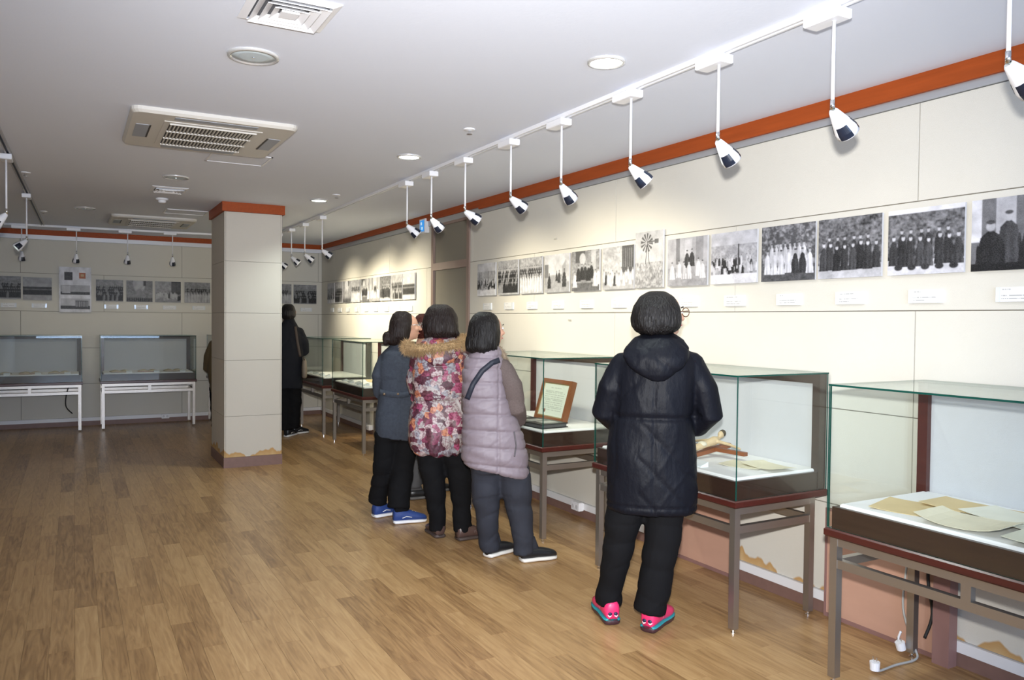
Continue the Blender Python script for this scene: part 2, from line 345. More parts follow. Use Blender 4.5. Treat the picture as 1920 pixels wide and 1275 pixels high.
def aircon(cx, cy, label):
    t = tag(empty('ceiling_air_conditioner', (cx, cy, ZC)), label, 'air conditioner', 'ceiling cassette air conditioners'); a, c = .44, .47
    def rr(hx, hy, r, z): return [(sx*(hx-r)+r*math.cos(t0+q*PI/8), sy*(hy-r)+r*math.sin(t0+q*PI/8), z) for (sx, sy, t0) in ((1, 1, 0), (-1, 1, PI/2), (-1, -1, PI), (1, -1, 1.5*PI)) for q in range(5)]
    MB().loft([rr(a, c, .05, 0), rr(a, c, .05, -.018), rr(a-.012, c-.012, .045, -.032)]).build('fascia', ACM, t)
    gx, gy = .235, .29
    q = MB(); q.box(-gx-.03, gx+.03, -gy-.03, gy+.03, -.036, -.030); q.build('grille_frame', ACM, t)
    box('grille_cavity', ACK, t, -gx, gx, -gy, gy, -.0375, -.036)
    for k in range(24):
        x = -gx+.01+k*(2*gx-.02)/23; box('grille_bar', ACM, t, x-.0035, x+.0035, -gy, gy, -.044, -.0375)
    for y in (-gy, -gy/3, gy/3, gy): box('grille_rail', ACM, t, -gx, gx, y-.005, y+.005, -.046, -.0375)
    for s in (-1, 1):
        box('air_slot', ACD, t, s*.365-.035, s*.365+.035, -.17, .17, -.0345, -.030); box('slot_gap', ACK, t, s*.325-.005, s*.325+.005, -.17, .17, -.0348, -.030)
        box('air_slot', ACD, t, -.22, .22, s*.395-.03, s*.395+.03, -.0345, -.030)
p = on_z(403, 240, ZC); aircon(.71, 5.11, 'large ceiling cassette air conditioner nearest the camera with slatted grille')
aircon(.80, 10.12, 'ceiling cassette air conditioner farther back, near the pillar')
def hatch(cx, cy, w, d, label):
    t = tag(empty('ceiling_access_hatch', (cx, cy, ZC)), label, 'hatch')
    q = MB(); q.box(-w/2, w/2, -d/2, -d/2+.012, -.006, 0).box(-w/2, w/2, d/2-.012, d/2, -.006, 0).box(-w/2, -w/2+.012, -d/2, d/2, -.006, 0).box(w/2-.012, w/2, -d/2, d/2, -.006, 0); q.build('hatch_frame', WHITEP, t)
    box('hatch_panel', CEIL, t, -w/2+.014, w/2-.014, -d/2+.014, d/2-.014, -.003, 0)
hatch(1.02, 5.83, .40, .36, 'flush ceiling access hatch just behind the near air conditioner'); hatch(1.05, 9.08, .42, .36, 'flush ceiling access hatch beside the far air conditioner')
p = on_z(304, 372, ZC); t = tag(empty('smoke_detector', p), 'small white dome smoke detector on the ceiling', 'smoke detector')
MB().lathe([(.055, 0), (.055, -.012), (.045, -.02), (.001, -.02)], 24).build('base', WHITEP, t, True); MB().lathe([(.036, -.02), (.036, -.034), (.026, -.044), (.001, -.046)], 24).build('sensor_dome', WHITEP, t, True)
for i, (u, v) in enumerate(((880, 242), (631, 365), (48, 323), (82, 396))):
    p = on_z(u, v, ZC); t = tag(empty('sprinkler_head', p), ['sprinkler head between the first two glowing downlights', 'sprinkler head beside the farthest glowing downlight', 'sprinkler head near the upper end of the left track', 'sprinkler head near the corner of left and back tracks'][i], 'sprinkler', 'ceiling sprinklers')
    MB().lathe([(.035, 0), (.033, -.006), (.012, -.009), (.001, -.009)], 16).build('escutcheon', WHITEP, t); MB().lathe([(.009, -.009), (.009, -.026), (.018, -.027), (.018, -.03), (.001, -.03)], 12).build('nozzle', CHROME, t)
# ------------------------------------------------------------------ track lights
def track(x0, y0, x1, y1, label, m=None):
    d = Vector((x1-x0, y1-y0, 0)); L_ = d.length; t = tag(empty('lighting_track', (x0, y0, ZC), math.atan2(d.y, d.x)), label, 'light track')
    m = m or WHITEP
    box('channel_side', m, t, 0, L_, -.018, -.008, -.022, 0); box('channel_side', m, t, 0, L_, .008, .018, -.022, 0); box('conductor_slot', mat('slot_blue', (.05, .07, .12), .5), t, 0, L_, -.008, .008, -.010, 0)
track(2.325, 1.2, 2.345, 11.25, 'long white ceiling track carrying the spotlights along the photo wall')
track(-.40, 5.2, -.325, 11.2, 'ceiling track at the left edge of the room running to the back', mat('track_grey', (.4, .4, .42), .4)); track(-1.3, 11.42, 2.30, 11.17, 'white ceiling track across the back of the room')
def spot_mesh(rod):
    t = empty('track_spotlight')
    box('adaptor', WHITEP, t, -.035, .035, -.075, .075, -.06, -.0225, ch=.004)
    MB().tube([(0, -.03, -.06), (0, -.03, -rod)], .0065, 8).build('rod', WHITEP, t, True); MB().tube([(0, -.03, -rod), (0, -.03, -rod-.035)], .008, 8).build('joint', CHROME, t, True)
    # conical shade pointing along local +x and down
    q = MB(); L_ = .115
    prof = [(.012, 0), (.016, .006), (.040, L_*.8), (.0405, L_), (.0385, L_), (.037, L_*.8), (.012, .012)]
    n = 20; rings = [[(r*math.cos(2*PI*k/n), r*math.sin(2*PI*k/n), -z) for k in range(n)] for r, z in prof]
    fs = []; vs = [p for r in rings for p in r]
    for a in range(len(prof)-1):
        for i in range(n):
            if a in (1, 2, 4) and False: continue
            fs.append((a*n+i, a*n+(i+1) % n, a*n+n+(i+1) % n, a*n+n+i))
    q.add(vs, fs); sh = q.build('lamp_shade', WHITEP, t, True)
    w = MB()
    for s in (0, 1, 2):     # dark cut-outs near the mouth
        a0 = s*2*PI/3+.9
        ring = lambda r, z: [((r+.001)*math.cos(a0+k*.15), (r+.001)*math.sin(a0+k*.15), -z) for k in range(9)]
        r1, r2, r3 = ring(.0325, L_*.54), ring(.0405, L_*.8), ring(.0407, L_*.97); w.add(r1+r2+r3, [(k, k+1, 10+k, 9+k) for k in range(8)]+[(9+k, 10+k, 19+k, 18+k) for k in range(8)])
    wi = w.build('cutout', mat('cutout_dark', (.01, .015, .03), .3), sh)
    bl = MB().lathe([(.001, -L_*.7), (.03, -L_*.75), (.035, -L_*.93), (.001, -L_*.99)], 16).build('bulb', BULB, sh, True)
    sh.location = (0, -.03, -rod-.035); return t, sh
GRP = 'track spotlights'
def spots(lst, rz, rod, yawr, tilt0):
    for i, (x, y, lab, en) in enumerate(lst):
        t, sh = spot_mesh(rod+rng.uniform(-.012, .012)); t.location = (x, y, ZC); t.rotation_euler.z = rz
        a = yawr+rng.uniform(-.35, .35); ti = tilt0+rng.uniform(-.1, .12)
        sh.rotation_euler = (0, -ti, a)
        tag(t, lab, 'spotlight', GRP)
        if en:
            d = Vector((math.cos(a+rz)*math.sin(ti), math.sin(a+rz)*math.sin(ti), -math.cos(ti))); hp = Vector((x, y, ZC-rod-.05))+d*.13
            light('spot_lamp', 'SPOT', hp, en, (1, .9, .68), aim=hp+d, spot_size=1.9, spot_blend=1.0, shadow_soft_size=.02)
rt = [(2.33, 1.33), (2.335, 1.93), (2.33, 2.49), (2.325, 3.07), (2.33, 3.69), (2.33, 4.26), (2.33, 4.9), (2.33, 5.48), (2.33, 5.97), (2.335, 8.45), (2.34, 9.2), (2.34, 9.84), (2.34, 10.5)]
rl = ['white track spotlight cut by the right edge of the photo', 'white spotlight second from the right edge, over the robed group photographs', 'white spotlight third from the right edge', 'white spotlight fourth from the right edge, tipped sideways', 'white spotlight fifth from the right edge', 'white spotlight sixth from the right edge', 'white spotlight in front of the right end of the door transom', 'white spotlight in front of the left end of the door transom', 'white spotlight just left of the blue wall sign', 'white spotlight nearest the far corner, first right of the pillar group', 'second spotlight right of the pillar', 'third of the four spotlights grouped right of the pillar', 'spotlight half hidden by the pillar edge']
spots([(x, y, l, 56 if y > 8 else (20 if y > 3.5 else 2)) for (x, y), l in zip(rt, rl)], 0, .345, 0, .92)
spots([(on_z(u, 427, ZC-.03).x, 11.35-.07*i, l, 2) for i, (u, l) in enumerate(((37, 'back track spotlight farthest left'), (138, 'back track spotlight above the white poster'), (238, 'back track spotlight third from the left'), (330, 'back track spotlight nearest the pillar')))], PI/2, .30, 0, .45)
spots([(on_z(-14, 262, ZC-.03).x, on_z(-14, 262, ZC-.03).y, 'left track spotlight at the very left edge', 2), (on_z(12, 293, ZC-.03).x, on_z(12, 293, ZC-.03).y, 'left track spotlight with tilted head under the sprinkler', 2), (on_z(50, 366, ZC-.03).x, on_z(50, 366, ZC-.03).y, 'left track spotlight nearest the back wall', 2)], 0, .40, PI, .8)
# ------------------------------------------------------------------ display cases
CL, CD = 1.16, .635
def pane(name, parent, x0, x1, y0, y1, z0, z1, axis):
    b = MB(); b.box(x0, x1, y0, y1, z0, z1)
    ax = {'x': (3, 5), 'y': (2, 4), 'z': (0, 1)}[axis]
    b.m = [0 if i in ax else 1 for i in range(6)]
    return b.build(name, [GLASS, GEDGE], parent)
def make_case():
    t = empty('display_case'); li, lw = .035, .017
    for (x, y) in ((li, li), (CL-li, li), (li, CD-.09), (CL-li, CD-.09)):
        lg = box('leg', STEEL, t, x-lw, x+lw, y-lw, y+lw, .022, .60); MB().lathe([(.012, 0), (.012, .006), (.007, .008), (.007, .022), (.001, .022)], 12, c=(x, y, 0)).build('foot', CHROME, lg)
    yb = CD-.09
    for z0, z1 in ((.565, .598), (.475, .51)):
        nm = 'rail' if z0 > .5 else 'stretcher'
        for y in (li, yb): box(nm, STEEL, t, li+lw, CL-li-lw, y-.014, y+.014, z0, z1)
        for x in (li, CL-li): box(nm, STEEL, t, x-.014, x+.014, li+lw, yb-lw, z0, z1)
    box('strut', STEEL, t, CL/2-.018, CL/2+.018, li-.014, li+.014, .51, .565); box('cross_bar', STEEL, t, CL/2-.02, CL/2+.02, li+.014, yb-.014, .57, .59)
    MB().box(0, CL, 0, CD, .60, .635, ch=.006).build('table_top', MAHOG, t)
    q = .022
    pl_ = MB(); pl_.box(q, CL-q, q, q+.02, .635, .722).box(q, q+.02, q+.02, CD-.03, .635, .722).box(CL-q-.02, CL-q, q+.02, CD-.03, .635, .722); pl_.build('plinth', DARKW, t)
    box('bed', BEDW, t, q+.021, CL-q-.021, q+.021, CD-.031, .66, .735, ch=.006)
    z1 = 1.215
    pane('front_pane', t, .008, CL-.008, .008, .015, .636, z1, 'y'); pane('end_pane', t, .008, .015, .016, CD-.004, .636, z1, 'x'); pane('end_pane', t, CL-.015, CL-.008, .016, CD-.004, .636, z1, 'x'); pane('top_pane', t, .006, CL-.006, .006, CD-.002, z1+.0005, z1+.008, 'z')
    for a in (.016, CL-.061): box('back_post', DARKW if a > .5 else MAHOG, t, a, a+.045, CD-.055, CD-.005, .636, z1)
    box('top_beam', DARKW, t, .061, CL-.061, CD-.05, CD-.005, z1-.05, z1); box('back_panel', BACKF, t, .061, CL-.061, CD-.028, CD-.010, .636, z1-.05)
    return t
case0 = make_case(); first = [True]; CASES = {}
def place_case(key, x, y, rz, label):
    c = case0 if first[0] else copy_tree(case0); first[0] = False
    c.location = (x, y, 0); c.rotation_euler.z = rz; tag(c, label, 'display case', 'glass display cases on steel tables'); CASES[key] = c; return c
def rcase(key, ynear, label): return place_case(key, 2.688, ynear+CL, -PI/2, label)
rcase('C1', 1.03, 'glass display case holding yellowed documents at the right edge of the photo')
rcase('C2', 2.685, 'glass display case with a crucifix, in front of the woman in the black parka')
rcase('C3', 4.42, 'glass display case with a framed certificate and black albums beside the padded vest')
rcase('C5', 8.13, 'glass display case with cable loop below, left of the blue-grey blazer')
rcase('C6', 9.68, 'glass display case nearest the far right corner')
BY = YB-CD-.003
place_case('B2', .295, BY, 0, 'glass display case standing alone between poster and pillar on the back wall')
place_case('B1', -1.06, BY, 0, 'glass display case cut off by the left edge of the photo')
place_case('B3', 1.66, BY, 0, 'glass display case half hidden behind the pillar')
def cw(key, x, y, z=.7355):   # case-local to world
    c = CASES[key]; a = c.rotation_euler.z; return Vector((c.location.x+x*math.cos(a)-y*math.sin(a), c.location.y+x*math.sin(a)+y*math.cos(a), z)), a
# ---- contents
def sheet(key, x, y, w, d, rz, col, label, lift=0.0, curl=.006, n=8, name='old_document', cat='document', thick=.0015):
    p, a = cw(key, x, y, .7355+lift); m = mat('paper_%d_%d_%d' % tuple(int(c*100) for c in col), col, .8, var=.12, vscale=9)
    vs = []; fs = []
    for s in (1, 0):
        for j in range(n+1):
            for i in range(n+1):
                u, v = i/n-.5, j/n-.5; vs.append((u*w, v*d, s*thick+curl*(4*u*u*abs(u)*2+.3*math.sin(5*u+3*v)*abs(v))+.0002 if curl else s*thick))
    N1 = (n+1)**2
    for j in range(n):
        for i in range(n): q = j*(n+1)+i; fs += [(q, q+1, q+n+2, q+n+1), (N1+q, N1+q+n+1, N1+q+n+2, N1+q+1)]
    for k in range(n):
        for (q, r) in ((k, k+1), (n*(n+1)+k+1, n*(n+1)+k), ((k+1)*(n+1), k*(n+1)), (k*(n+1)+n, (k+1)*(n+1)+n)): fs.append((q, N1+q, N1+r, r))
    mz = min(v[2] for v in vs); vs = [(x_, y_, z_-mz) for x_, y_, z_ in vs]
    o = MB().add(vs, fs).build(name, m); o.location = p; o.rotation_euler.z = a+rz; return tag(o, label, cat)
YEL = (.66, .52, .28); CRM = (.72, .67, .50); PALE = (.74, .73, .62)
sheet('C1', .25, .24, .29, .25, .3, YEL, 'tan folded document at the far end of the nearest case', 0)
sheet('C1', .37, .42, .34, .20, .05, YEL, 'tan sheet lying at the back beneath the cream papers', .007)
sheet('C1', .52, .38, .26, .20, -.15, PALE, 'pale sheet overlapping the tan sheet at the back', .014)
sheet('C1', .50, .17, .30, .22, .12, CRM, 'cream letter bundle with curled left edge in the nearest case', .008, .022)
sheet('C1', .76, .36, .30, .26, .02, PALE, 'pale handwritten sheet in the middle of the nearest case', .012)
sheet('C1', .84, .14, .32, .20, .1, (.62, .61, .48), 'greyish typed sheet at the front right of the nearest case', .02)
sheet('C2', .90, .33, .22, .17, .3, CRM, 'yellowed creased paper in the crucifix case', 0, .006); sheet('C2', 1.0, .38, .24, .15, -.1, CRM, 'second creased yellow paper under the first, near the corner', .008, .008)
def label_block(key, x, y, w, d, label, m=None):
    p, a = cw(key, x, y); o = empty('caption_block', p, a); tag(o, label, 'caption', 'clear caption blocks in the cases')
    MB().add([(-w/2, -d/2, 0), (w/2, -d/2, 0), (w/2, d/2, 0), (-w/2, d/2, 0), (-w/2, -d/2, .008), (w/2, -d/2, .008), (w/2, d/2, .026), (-w/2, d/2, .026)], [(3, 2, 1, 0), (4, 5, 6, 7), (0, 1, 5, 4), (1, 2, 6, 5), (2, 3, 7, 6), (3, 0, 4, 7)]).build('acrylic', mat('acrylic_clear', (.75, .8, .82), .05, spec=.8), o)
label_block('C2', .80, .10, .09, .05, 'clear caption block in front of the crucifix')
# crucifix lying in C2
p, a = cw('C2', .62, .34); t = tag(empty('crucifix', p, a+.1), 'wooden crucifix with a pale carved figure lying in the case', 'crucifix')
q = MB(); q.box(-.21, .21, .03, .06, .03, .05); q.build('cross_arm', mat('cross_wood', (.22, .075, .03), .45, var=.3, vscale=15), t)
MB().add([(-.016, -.22, 0), (.016, -.22, 0), (.016, .16, .04), (-.016, .16, .04), (-.016, -.22, .02), (.016, -.22, .02), (.016, .16, .065), (-.016, .16, .065)], [(3, 2, 1, 0), (4, 5, 6, 7), (0, 1, 5, 4), (1, 2, 6, 5), (2, 3, 7, 6), (3, 0, 4, 7)]).build('cross_post', MATS['cross_wood'], t)
fg = MB(); fg.tube([(0, -.17, .055), (0, -.10, .06), (.004, -.02, .075), (0, .04, .085), (0, .075, .095)], [.011, .018, .02, .026, .012], 10, 0, True)
fg.tube([(-.015, .04, .085), (-.09, .055, .075), (-.17, .05, .062)], [.011, .009, .006], 8, 0, True).tube([(.015, .04, .085), (.09, .055, .075), (.17, .05, .062)], [.011, .009, .006], 8, 0, True)
fg.ell((0, .095, .115), (.017, .02, .021)); bd = link('figure', remesh(fg, .004, 3), t); bd.data.materials.append(mat('carved_figure', (.55, .42, .25), .5, var=.3, vscale=30))
MB().ell((0, .108, .122), (.02, .018, .02)).build('figure_hair', mat('carved_hair', (.06, .045, .025), .6), bd, True); MB().ell((0, -.055, .075), (.026, .026, .016)).build('loincloth', mat('carved_cloth', (.6, .55, .42), .6), bd, True)
# framed certificate and albums in C3
p, a = cw('C3', .66, .36); t = tag(empty('framed_certificate', p, a), 'brown framed certificate leaning inside the display case', 'picture frame')
Rt = Matrix.Rotation(-.28, 4, 'X')
def leanbox(nm, m, x0, x1, y0, y1, z0, z1):
    b = MB().box(x0, x1, y0, y1, z0, z1); b.v = [tuple(Rt @ Vector(v)) for v in b.v]; return b.build(nm, m, t)
FW, FH = .40, .31; FRM = mat('frame_brown', (.20, .075, .03), .35, var=.2, vscale=10); GOLD = mat('frame_gold', (.5, .38, .18), .35, metal=.5)
for (x0, x1, z0, z1) in ((-FW/2, FW/2, 0, .028), (-FW/2, FW/2, FH-.028, FH), (-FW/2, -FW/2+.028, .028, FH-.028), (FW/2-.028, FW/2, .028, FH-.028)): leanbox('frame_side', FRM, x0, x1, -.012, .03, z0, z1)
for (x0, x1, z0, z1) in ((-FW/2+.028, FW/2-.028, .028, .036), (-FW/2+.028, FW/2-.028, FH-.036, FH-.028), (-FW/2+.028, -FW/2+.036, .036, FH-.036), (FW/2-.036, FW/2-.028, .036, FH-.036)): leanbox('gold_slip', GOLD, x0, x1, -.006, .01, z0, z1)
def vprint(name, arr, m, parent, w, h, origin=(0, 0, 0), ax='x', thick=None):
    """flat print: grid in local x/z (facing -y) coloured per vertex from arr[H,W,3]"""
    Hn, Wn = arr.shape[:2]; xs = np.linspace(-w/2, w/2, Wn); zs = np.linspace(h, 0, Hn)
    X_, Z_ = np.meshgrid(xs, zs); co = np.stack([X_, np.zeros_like(X_), Z_], -1).reshape(-1, 3)+np.array(origin)
    idx = np.arange(Hn*Wn).reshape(Hn, Wn); q = np.stack([idx[:-1, :-1], idx[1:, :-1], idx[1:, 1:], idx[:-1, 1:]], -1).reshape(-1, 4)
    me = bpy.data.meshes.new(name); me.vertices.add(len(co)); me.vertices.foreach_set('co', co.ravel())
    me.loops.add(q.size); me.polygons.add(len(q)); me.loops.foreach_set('vertex_index', q.ravel().astype(np.int32)); me.polygons.foreach_set('loop_start', np.arange(0, q.size, 4, dtype=np.int32))
    me.update(calc_edges=True); at = me.attributes.new('print', 'FLOAT_COLOR', 'POINT'); rgba = np.ones((Hn*Wn, 4)); rgba[:, :3] = arr.reshape(-1, 3); at.data.foreach_set('color', rgba.ravel()); me.materials.append(m)
    return link(name, me, parent)
PRINT = attr_mat('printed_photo', .42, .22); PAPERP = attr_mat('printed_paper', .5, .4)
def gray(a): return np.repeat(np.clip(a, 0.004, .9)[..., None], 3, -1)
def textarr(Wn, Hn, base, lines, ink=.25, seed=0):
    r = np.random.RandomState(seed); a = np.full((Hn, Wn), base)
    for (fy, f0, f1) in lines:
        y = int(fy*Hn); x0, x1 = int(f0*Wn), int(f1*Wn); seg = r.rand(max(1, x1-x0)) > .22; a[y, x0:x1] = np.where(seg, ink, base)
    return a
ct = textarr(70, 50, .62, [(.14, .3, .7)]+[(y, .12, .88) for y in np.arange(.24, .8, .055)], .36, 3); ct3 = gray(ct)*np.array([.92, 1, .86])
yy, xx = np.mgrid[0:50, 0:70]; ct3[((xx-16)**2+(yy-41)**2) < 10] = (.18, .06, .03)
o = vprint('certificate', ct3, PAPERP, t, FW-.056, FH-.056); o.data.transform(Rt @ Matrix.Translation((0, -.004, .028)))
def album(key, x, y, w, d, rz, h, label, lift=0):
    p, a = cw(key, x, y, .7355+lift); t = tag(empty('photo_album', p, a+rz), label, 'album'); box('cover', mat('album_black', (.012, .012, .014), .35), t, -w/2, w/2, -d/2, d/2, 0, .006)
    box('pages', mat('album_pages', (.10, .10, .10), .6), t, -w/2+.006, w/2-.01, -d/2+.006, d/2-.006, .006, h-.005); box('top_cover', MATS['album_black'], t, -w/2, w/2, -d/2, d/2, h-.005, h)
    box('mounted_photo', mat('album_photo', (.45, .45, .42), .3), t, -w*.35, -w*.05, -d*.3, d*.25, h, h+.001); box('mounted_photo', MATS['album_photo'], t, w*.05, w*.35, -d*.25, d*.3, h, h+.001)
album('C3', .86, .17, .34, .22, .08, .032, 'thick black photo album at the front of the certificate case'); album('C3', .50, .20, .26, .14, .0, .026, 'black album lying under the framed certificate')
album('C3', .22, .16, .2, .14, .2, .018, 'thin dark album at the far end of the certificate case')
for key, xs in (('C5', (.22, .34, .46, .62, .78, .92)), ('C6', (.2, .36, .52, .66, .82, .96))):
    for i, x in enumerate(xs): label_block(key, x, .10+.03*(i % 2), .07, .05, 'glinting caption block, %s from the near end of the %s' % (('first', 'second', 'third', 'fourth', 'fifth', 'sixth')[len(xs)-1-i], 'far corner case' if key == 'C6' else 'case left of the blazer'))
def book(key, x, y, rz, label, col):
    p, a = cw(key, x, y); t = tag(empty('open_book', p, a+rz), label, 'book', 'old books in the back cases'); w, d = .12, .17
    for s in (-1, 1):
        q = MB(); n = 6; vs = []
        for k in range(n+1):
            f = k/n; vs += [(s*f*w, -d/2, .006+.022*math.sin(PI*min(1, f*1.1)*.9)*(1-f*.4)), (s*f*w, d/2, .006+.022*math.sin(PI*min(1, f*1.1)*.9)*(1-f*.4)), (s*f*w, d/2, .004), (s*f*w, -d/2, .004)]
        q.loft([[vs[4*k+j] for j in range(4)] for k in range(n+1)]); q.build('page_block', mat('old_pages', (.55, .48, .36), .8), t)
        box('cover', mat('cover_'+str(col), col, .6), t, min(0, s*w*1.04), max(0, s*w*1.04), -d/2-.005, d/2+.005, 0, .004)
for k, (nm, nl) in enumerate((('B2', 'case between poster and pillar'), ('B1', 'case at the left edge'))):
    for i, x in enumerate((.25, .58, .90)):
        book(nm, x, .30, rng.uniform(-.15, .15), '%s open book in the %s' % (('leftmost', 'middle', 'rightmost')[i], nl), [(.12, .05, .03), (.22, .05, .04), (.1, .06, .04)][i]); label_block(nm, x+.09, .09, .07, .045, '%s small caption block in the %s' % (('left', 'middle', 'right')[i], nl))
sheet('C5', .50, .40, .26, .18, .1, YEL, 'tan open booklet at the back of the cable loop case', 0, .02)
# ------------------------------------------------------------------ photographs
def blob(a, cx, cy, rx, ry, val, soft=.25):
    Hn, Wn = a.shape; yy, xx = np.mgrid[0:Hn, 0:Wn]; d = ((xx/Wn-cx)/rx)**2+((yy/Hn-cy)/ry)**2
    w = np.clip((1-d)/soft, 0, 1); a[:] = a*(1-w)+val*w
def rect(a, x0, x1, y0, y1, val):
    Hn, Wn = a.shape; a[max(0, int(y0*Hn)):int(y1*Hn), max(0, int(x0*Wn)):int(x1*Wn)] = val
def noise(Hn, Wn, r, cells):
    g = r.rand(cells+2, cells+2); ys = np.linspace(0, cells, Hn); xs = np.linspace(0, cells, Wn); y0 = ys.astype(int); x0 = xs.astype(int); fy = (ys-y0)[:, None]; fx = (xs-x0)[None]
    return (g[y0][:, x0]*(1-fy)*(1-fx)+g[y0+1][:, x0]*fy*(1-fx)+g[y0][:, x0+1]*(1-fy)*fx+g[y0+1][:, x0+1]*fy*fx)
def person2d(a, x, y, h, cloth, face=.6, w=.3):
    Hn, Wn = a.shape; yy, xx = np.mgrid[0:Hn, 0:Wn]; X_ = xx/Wn-x; Y_ = (y-yy/Hn)/h; asp = Hn/Wn
    t = np.clip((.78-Y_)/.78, 0, 1); half = h*asp*w*(.30+.32*t)*np.where(Y_ > .68, np.clip((.80-Y_)/.12, 0, 1)**.6, 1); m = (Y_ > 0) & (Y_ < .80) & (np.abs(X_) < half)
    fold = 1+.35*np.sin(X_/(h*asp)*40+x*50)*t+.25*(X_/np.maximum(half, 1e-4)); a[m] = np.clip(cloth*fold, .015, .75)[m]
    for q in (-1, 1): blob(a, x+q*h*asp*w*.42, y-h*.42, h*asp*.035, h*.16, cloth*.75, .3)
    blob(a, x, y-h*.855, h*asp*.066*(w/.3)**.5, h*.085, face*.9, .4); blob(a, x, y-h*.925, h*asp*.068*(w/.3)**.5, h*.04, .07, .5)
def paint(kind, Wn, Hn, seed):
    r = np.random.RandomState(seed); a = .30+.25*noise(Hn, Wn, r, 4)
    tex = .55*noise(Hn, Wn, r, 22)+.45*noise(Hn, Wn, r, 45)
    def ground(y, v): Y0 = int(y*Hn); a[Y0:] = v+.10*(tex[Y0:]-.5)
    if kind in ('robed', 'robed_snow', 'travel'):
        a[:] = .10+.35*(tex-.35); ground(.78, .62 if kind != 'robed' else .5); n = 9
        rect(a, 0, 1, 0, .08, .75) if kind != 'robed' else None
        for k in range(6): person2d(a, .2+.12*k+r.uniform(-.02, .02), .70, .42, .045, .55)
        for k in range(n-1): person2d(a, .08+.12*k+r.uniform(-.015, .015), .86+r.uniform(-.02, .02), .48+r.uniform(-.03, .03), .03+.05*r.rand(), .62)
        if kind == 'travel':
            for k in range(5): blob(a, .15+.18*k, .88, .06, .05, .04)
    elif kind == 'white_robes':
        a[:] = .10+.4*np.clip(tex-.4, 0, 1)*1.5; ground(.72, .10)
        for k in range(8): person2d(a, .2+.085*k, .66, .36, .6, .5)
        for k in range(7): person2d(a, .12+.13*k, .86+r.uniform(-.03, .03), .46, .72 if r.rand() > .2 else .05, .5)
    elif kind == 'portrait':
        a[:] = .16; rect(a, .0, .12, 0, .6, .62); rect(a, .28, .5, 0, .5, .45); rect(a, .6, .85, 0, .45, .62)
        person2d(a, .42, .95, .80, .06, .5, .42); person2d(a, .88, .9, .85, .05, .5, .4); person2d(a, .22, 1.12, .86, .025, .5, .48); person2d(a, .70, 1.1, .86, .03, .55, .5); rect(a, 0, 1, .9, 1, .012)
    elif kind == 'hillside':
        a[:] = .62-.1*noise(Hn, Wn, r, 3); yy = np.mgrid[0:Hn, 0:Wn][0]/Hn; a[yy > .25] = (.40+.3*(tex-.5))[yy > .25]; ground(.82, .72)
        for k in range(60): person2d(a, r.rand(), .62+.2*r.rand(), .2, .04 if r.rand() > .4 else .6, .5)
        rect(a, .6, .63, .25, .75, .06)
    elif kind == 'court':
        a[:] = .42; rect(a, .22, .32, 0, .55, .2); rect(a, .45, .62, .05, .5, .5); rect(a, .72, .9, 0, .5, .3); ground(.62, .32)
        for (x, y, c) in ((.12, .85, .7), (.3, .82, .65), (.5, .62, .05), (.62, .6, .05), (.55, .85, .6), (.78, .8, .72), (.88, .85, .7), (.42, .85, .5)): person2d(a, x, y, .38, c, .5, .4)
    elif kind == 'windmill':
        a[:] = .5; ground(.55, .3); a[int(.55*Hn):] = (.12+.5*tex)[int(.55*Hn):]; Y, X_ = np.mgrid[0:Hn, 0:Wn]; dx = (X_/Wn-.42); dy = (Y/Hn-.2)*Hn/Wn; rr = np.hypot(dx, dy); an = np.arctan2(dy, dx)
        a[(rr < .22) & (rr > .05) & (np.sin(an*12) > -.1)] = .12; rect(a, .42, .8, .18, .2, .1); rect(a, .70, .84, .15, .23, .12)
        for k in range(30): f = k/30; rect(a, .44-.07*f, .46-.07*f, .2+.38*f, .22+.38*f, .08); rect(a, .44+.07*f, .46+.07*f, .2+.38*f, .22+.38*f, .08)
    elif kind == 'street':
        a[:] = .62; ground(.55, .38); Y, X_ = np.mgrid[0:Hn, 0:Wn]; a[(Y/Hn > .25+.0*X_) & (X_/Wn < .16) & (Y/Hn < .6)] = .2; m = (X_/Wn > .72) & (Y/Hn > .15+abs(X_/Wn-.86)*1.2) & (Y/Hn < .72); a[m] = .4; a[m & (X_/Wn > .86)] = .55
        for (x, y, h) in ((.2, .88, .42), (.6, .75, .35), (.8, .86, .5), (.5, .7, .28)): person2d(a, x, y, h, .05, .2, .35); blob(a, x, y-h*.35, h*.2, h*.13, .07)
    elif kind == 'interior':
        a[:] = .3+.3*(tex-.5); rect(a, .15, .5, .0, .3, .1); blob(a, .4, .2, .12, .15, .55); rect(a, .72, .88, 0, .7, .5); ground(.8, .14)
        for (x, y, c) in ((.12, .9, .7), (.25, .75, .04), (.38, .72, .04), (.5, .72, .05), (.62, .75, .04), (.72, .7, .04), (.85, .88, .75), (.95, .85, .7)): person2d(a, x, y, .42, c, .5, .42)
    elif kind == 'procession':
        a[:] = .5+.25*(tex-.5); rect(a, .64, 1, 0, .62, .10); 
        for k in range(5): rect(a, .68+.06*k, .70+.06*k, .08, .5, .25)
        ground(.62, .42)
        for k in range(14): person2d(a, .05+.07*k, .74+.18*r.rand(), .32, .68 if r.rand() > .3 else .05, .4)
    elif kind == 'poster':
        a[:] = .72; rect(a, .05, .95, .40, .62, .4); rect(a, .05, .95, .55, .62, .06); rect(a, .1, .35, .43, .58, .55); rect(a, .05, .95, .70, .93, .5); rect(a, .05, .95, .86, .93, .08); rect(a, .5, .9, .74, .87, .16); rect(a, .18, .42, .12, .30, .05)
        for k in range(7): rect(a, .52+.055*k, .54+.055*k, .76, .88, .5)
    elif kind == 'church':
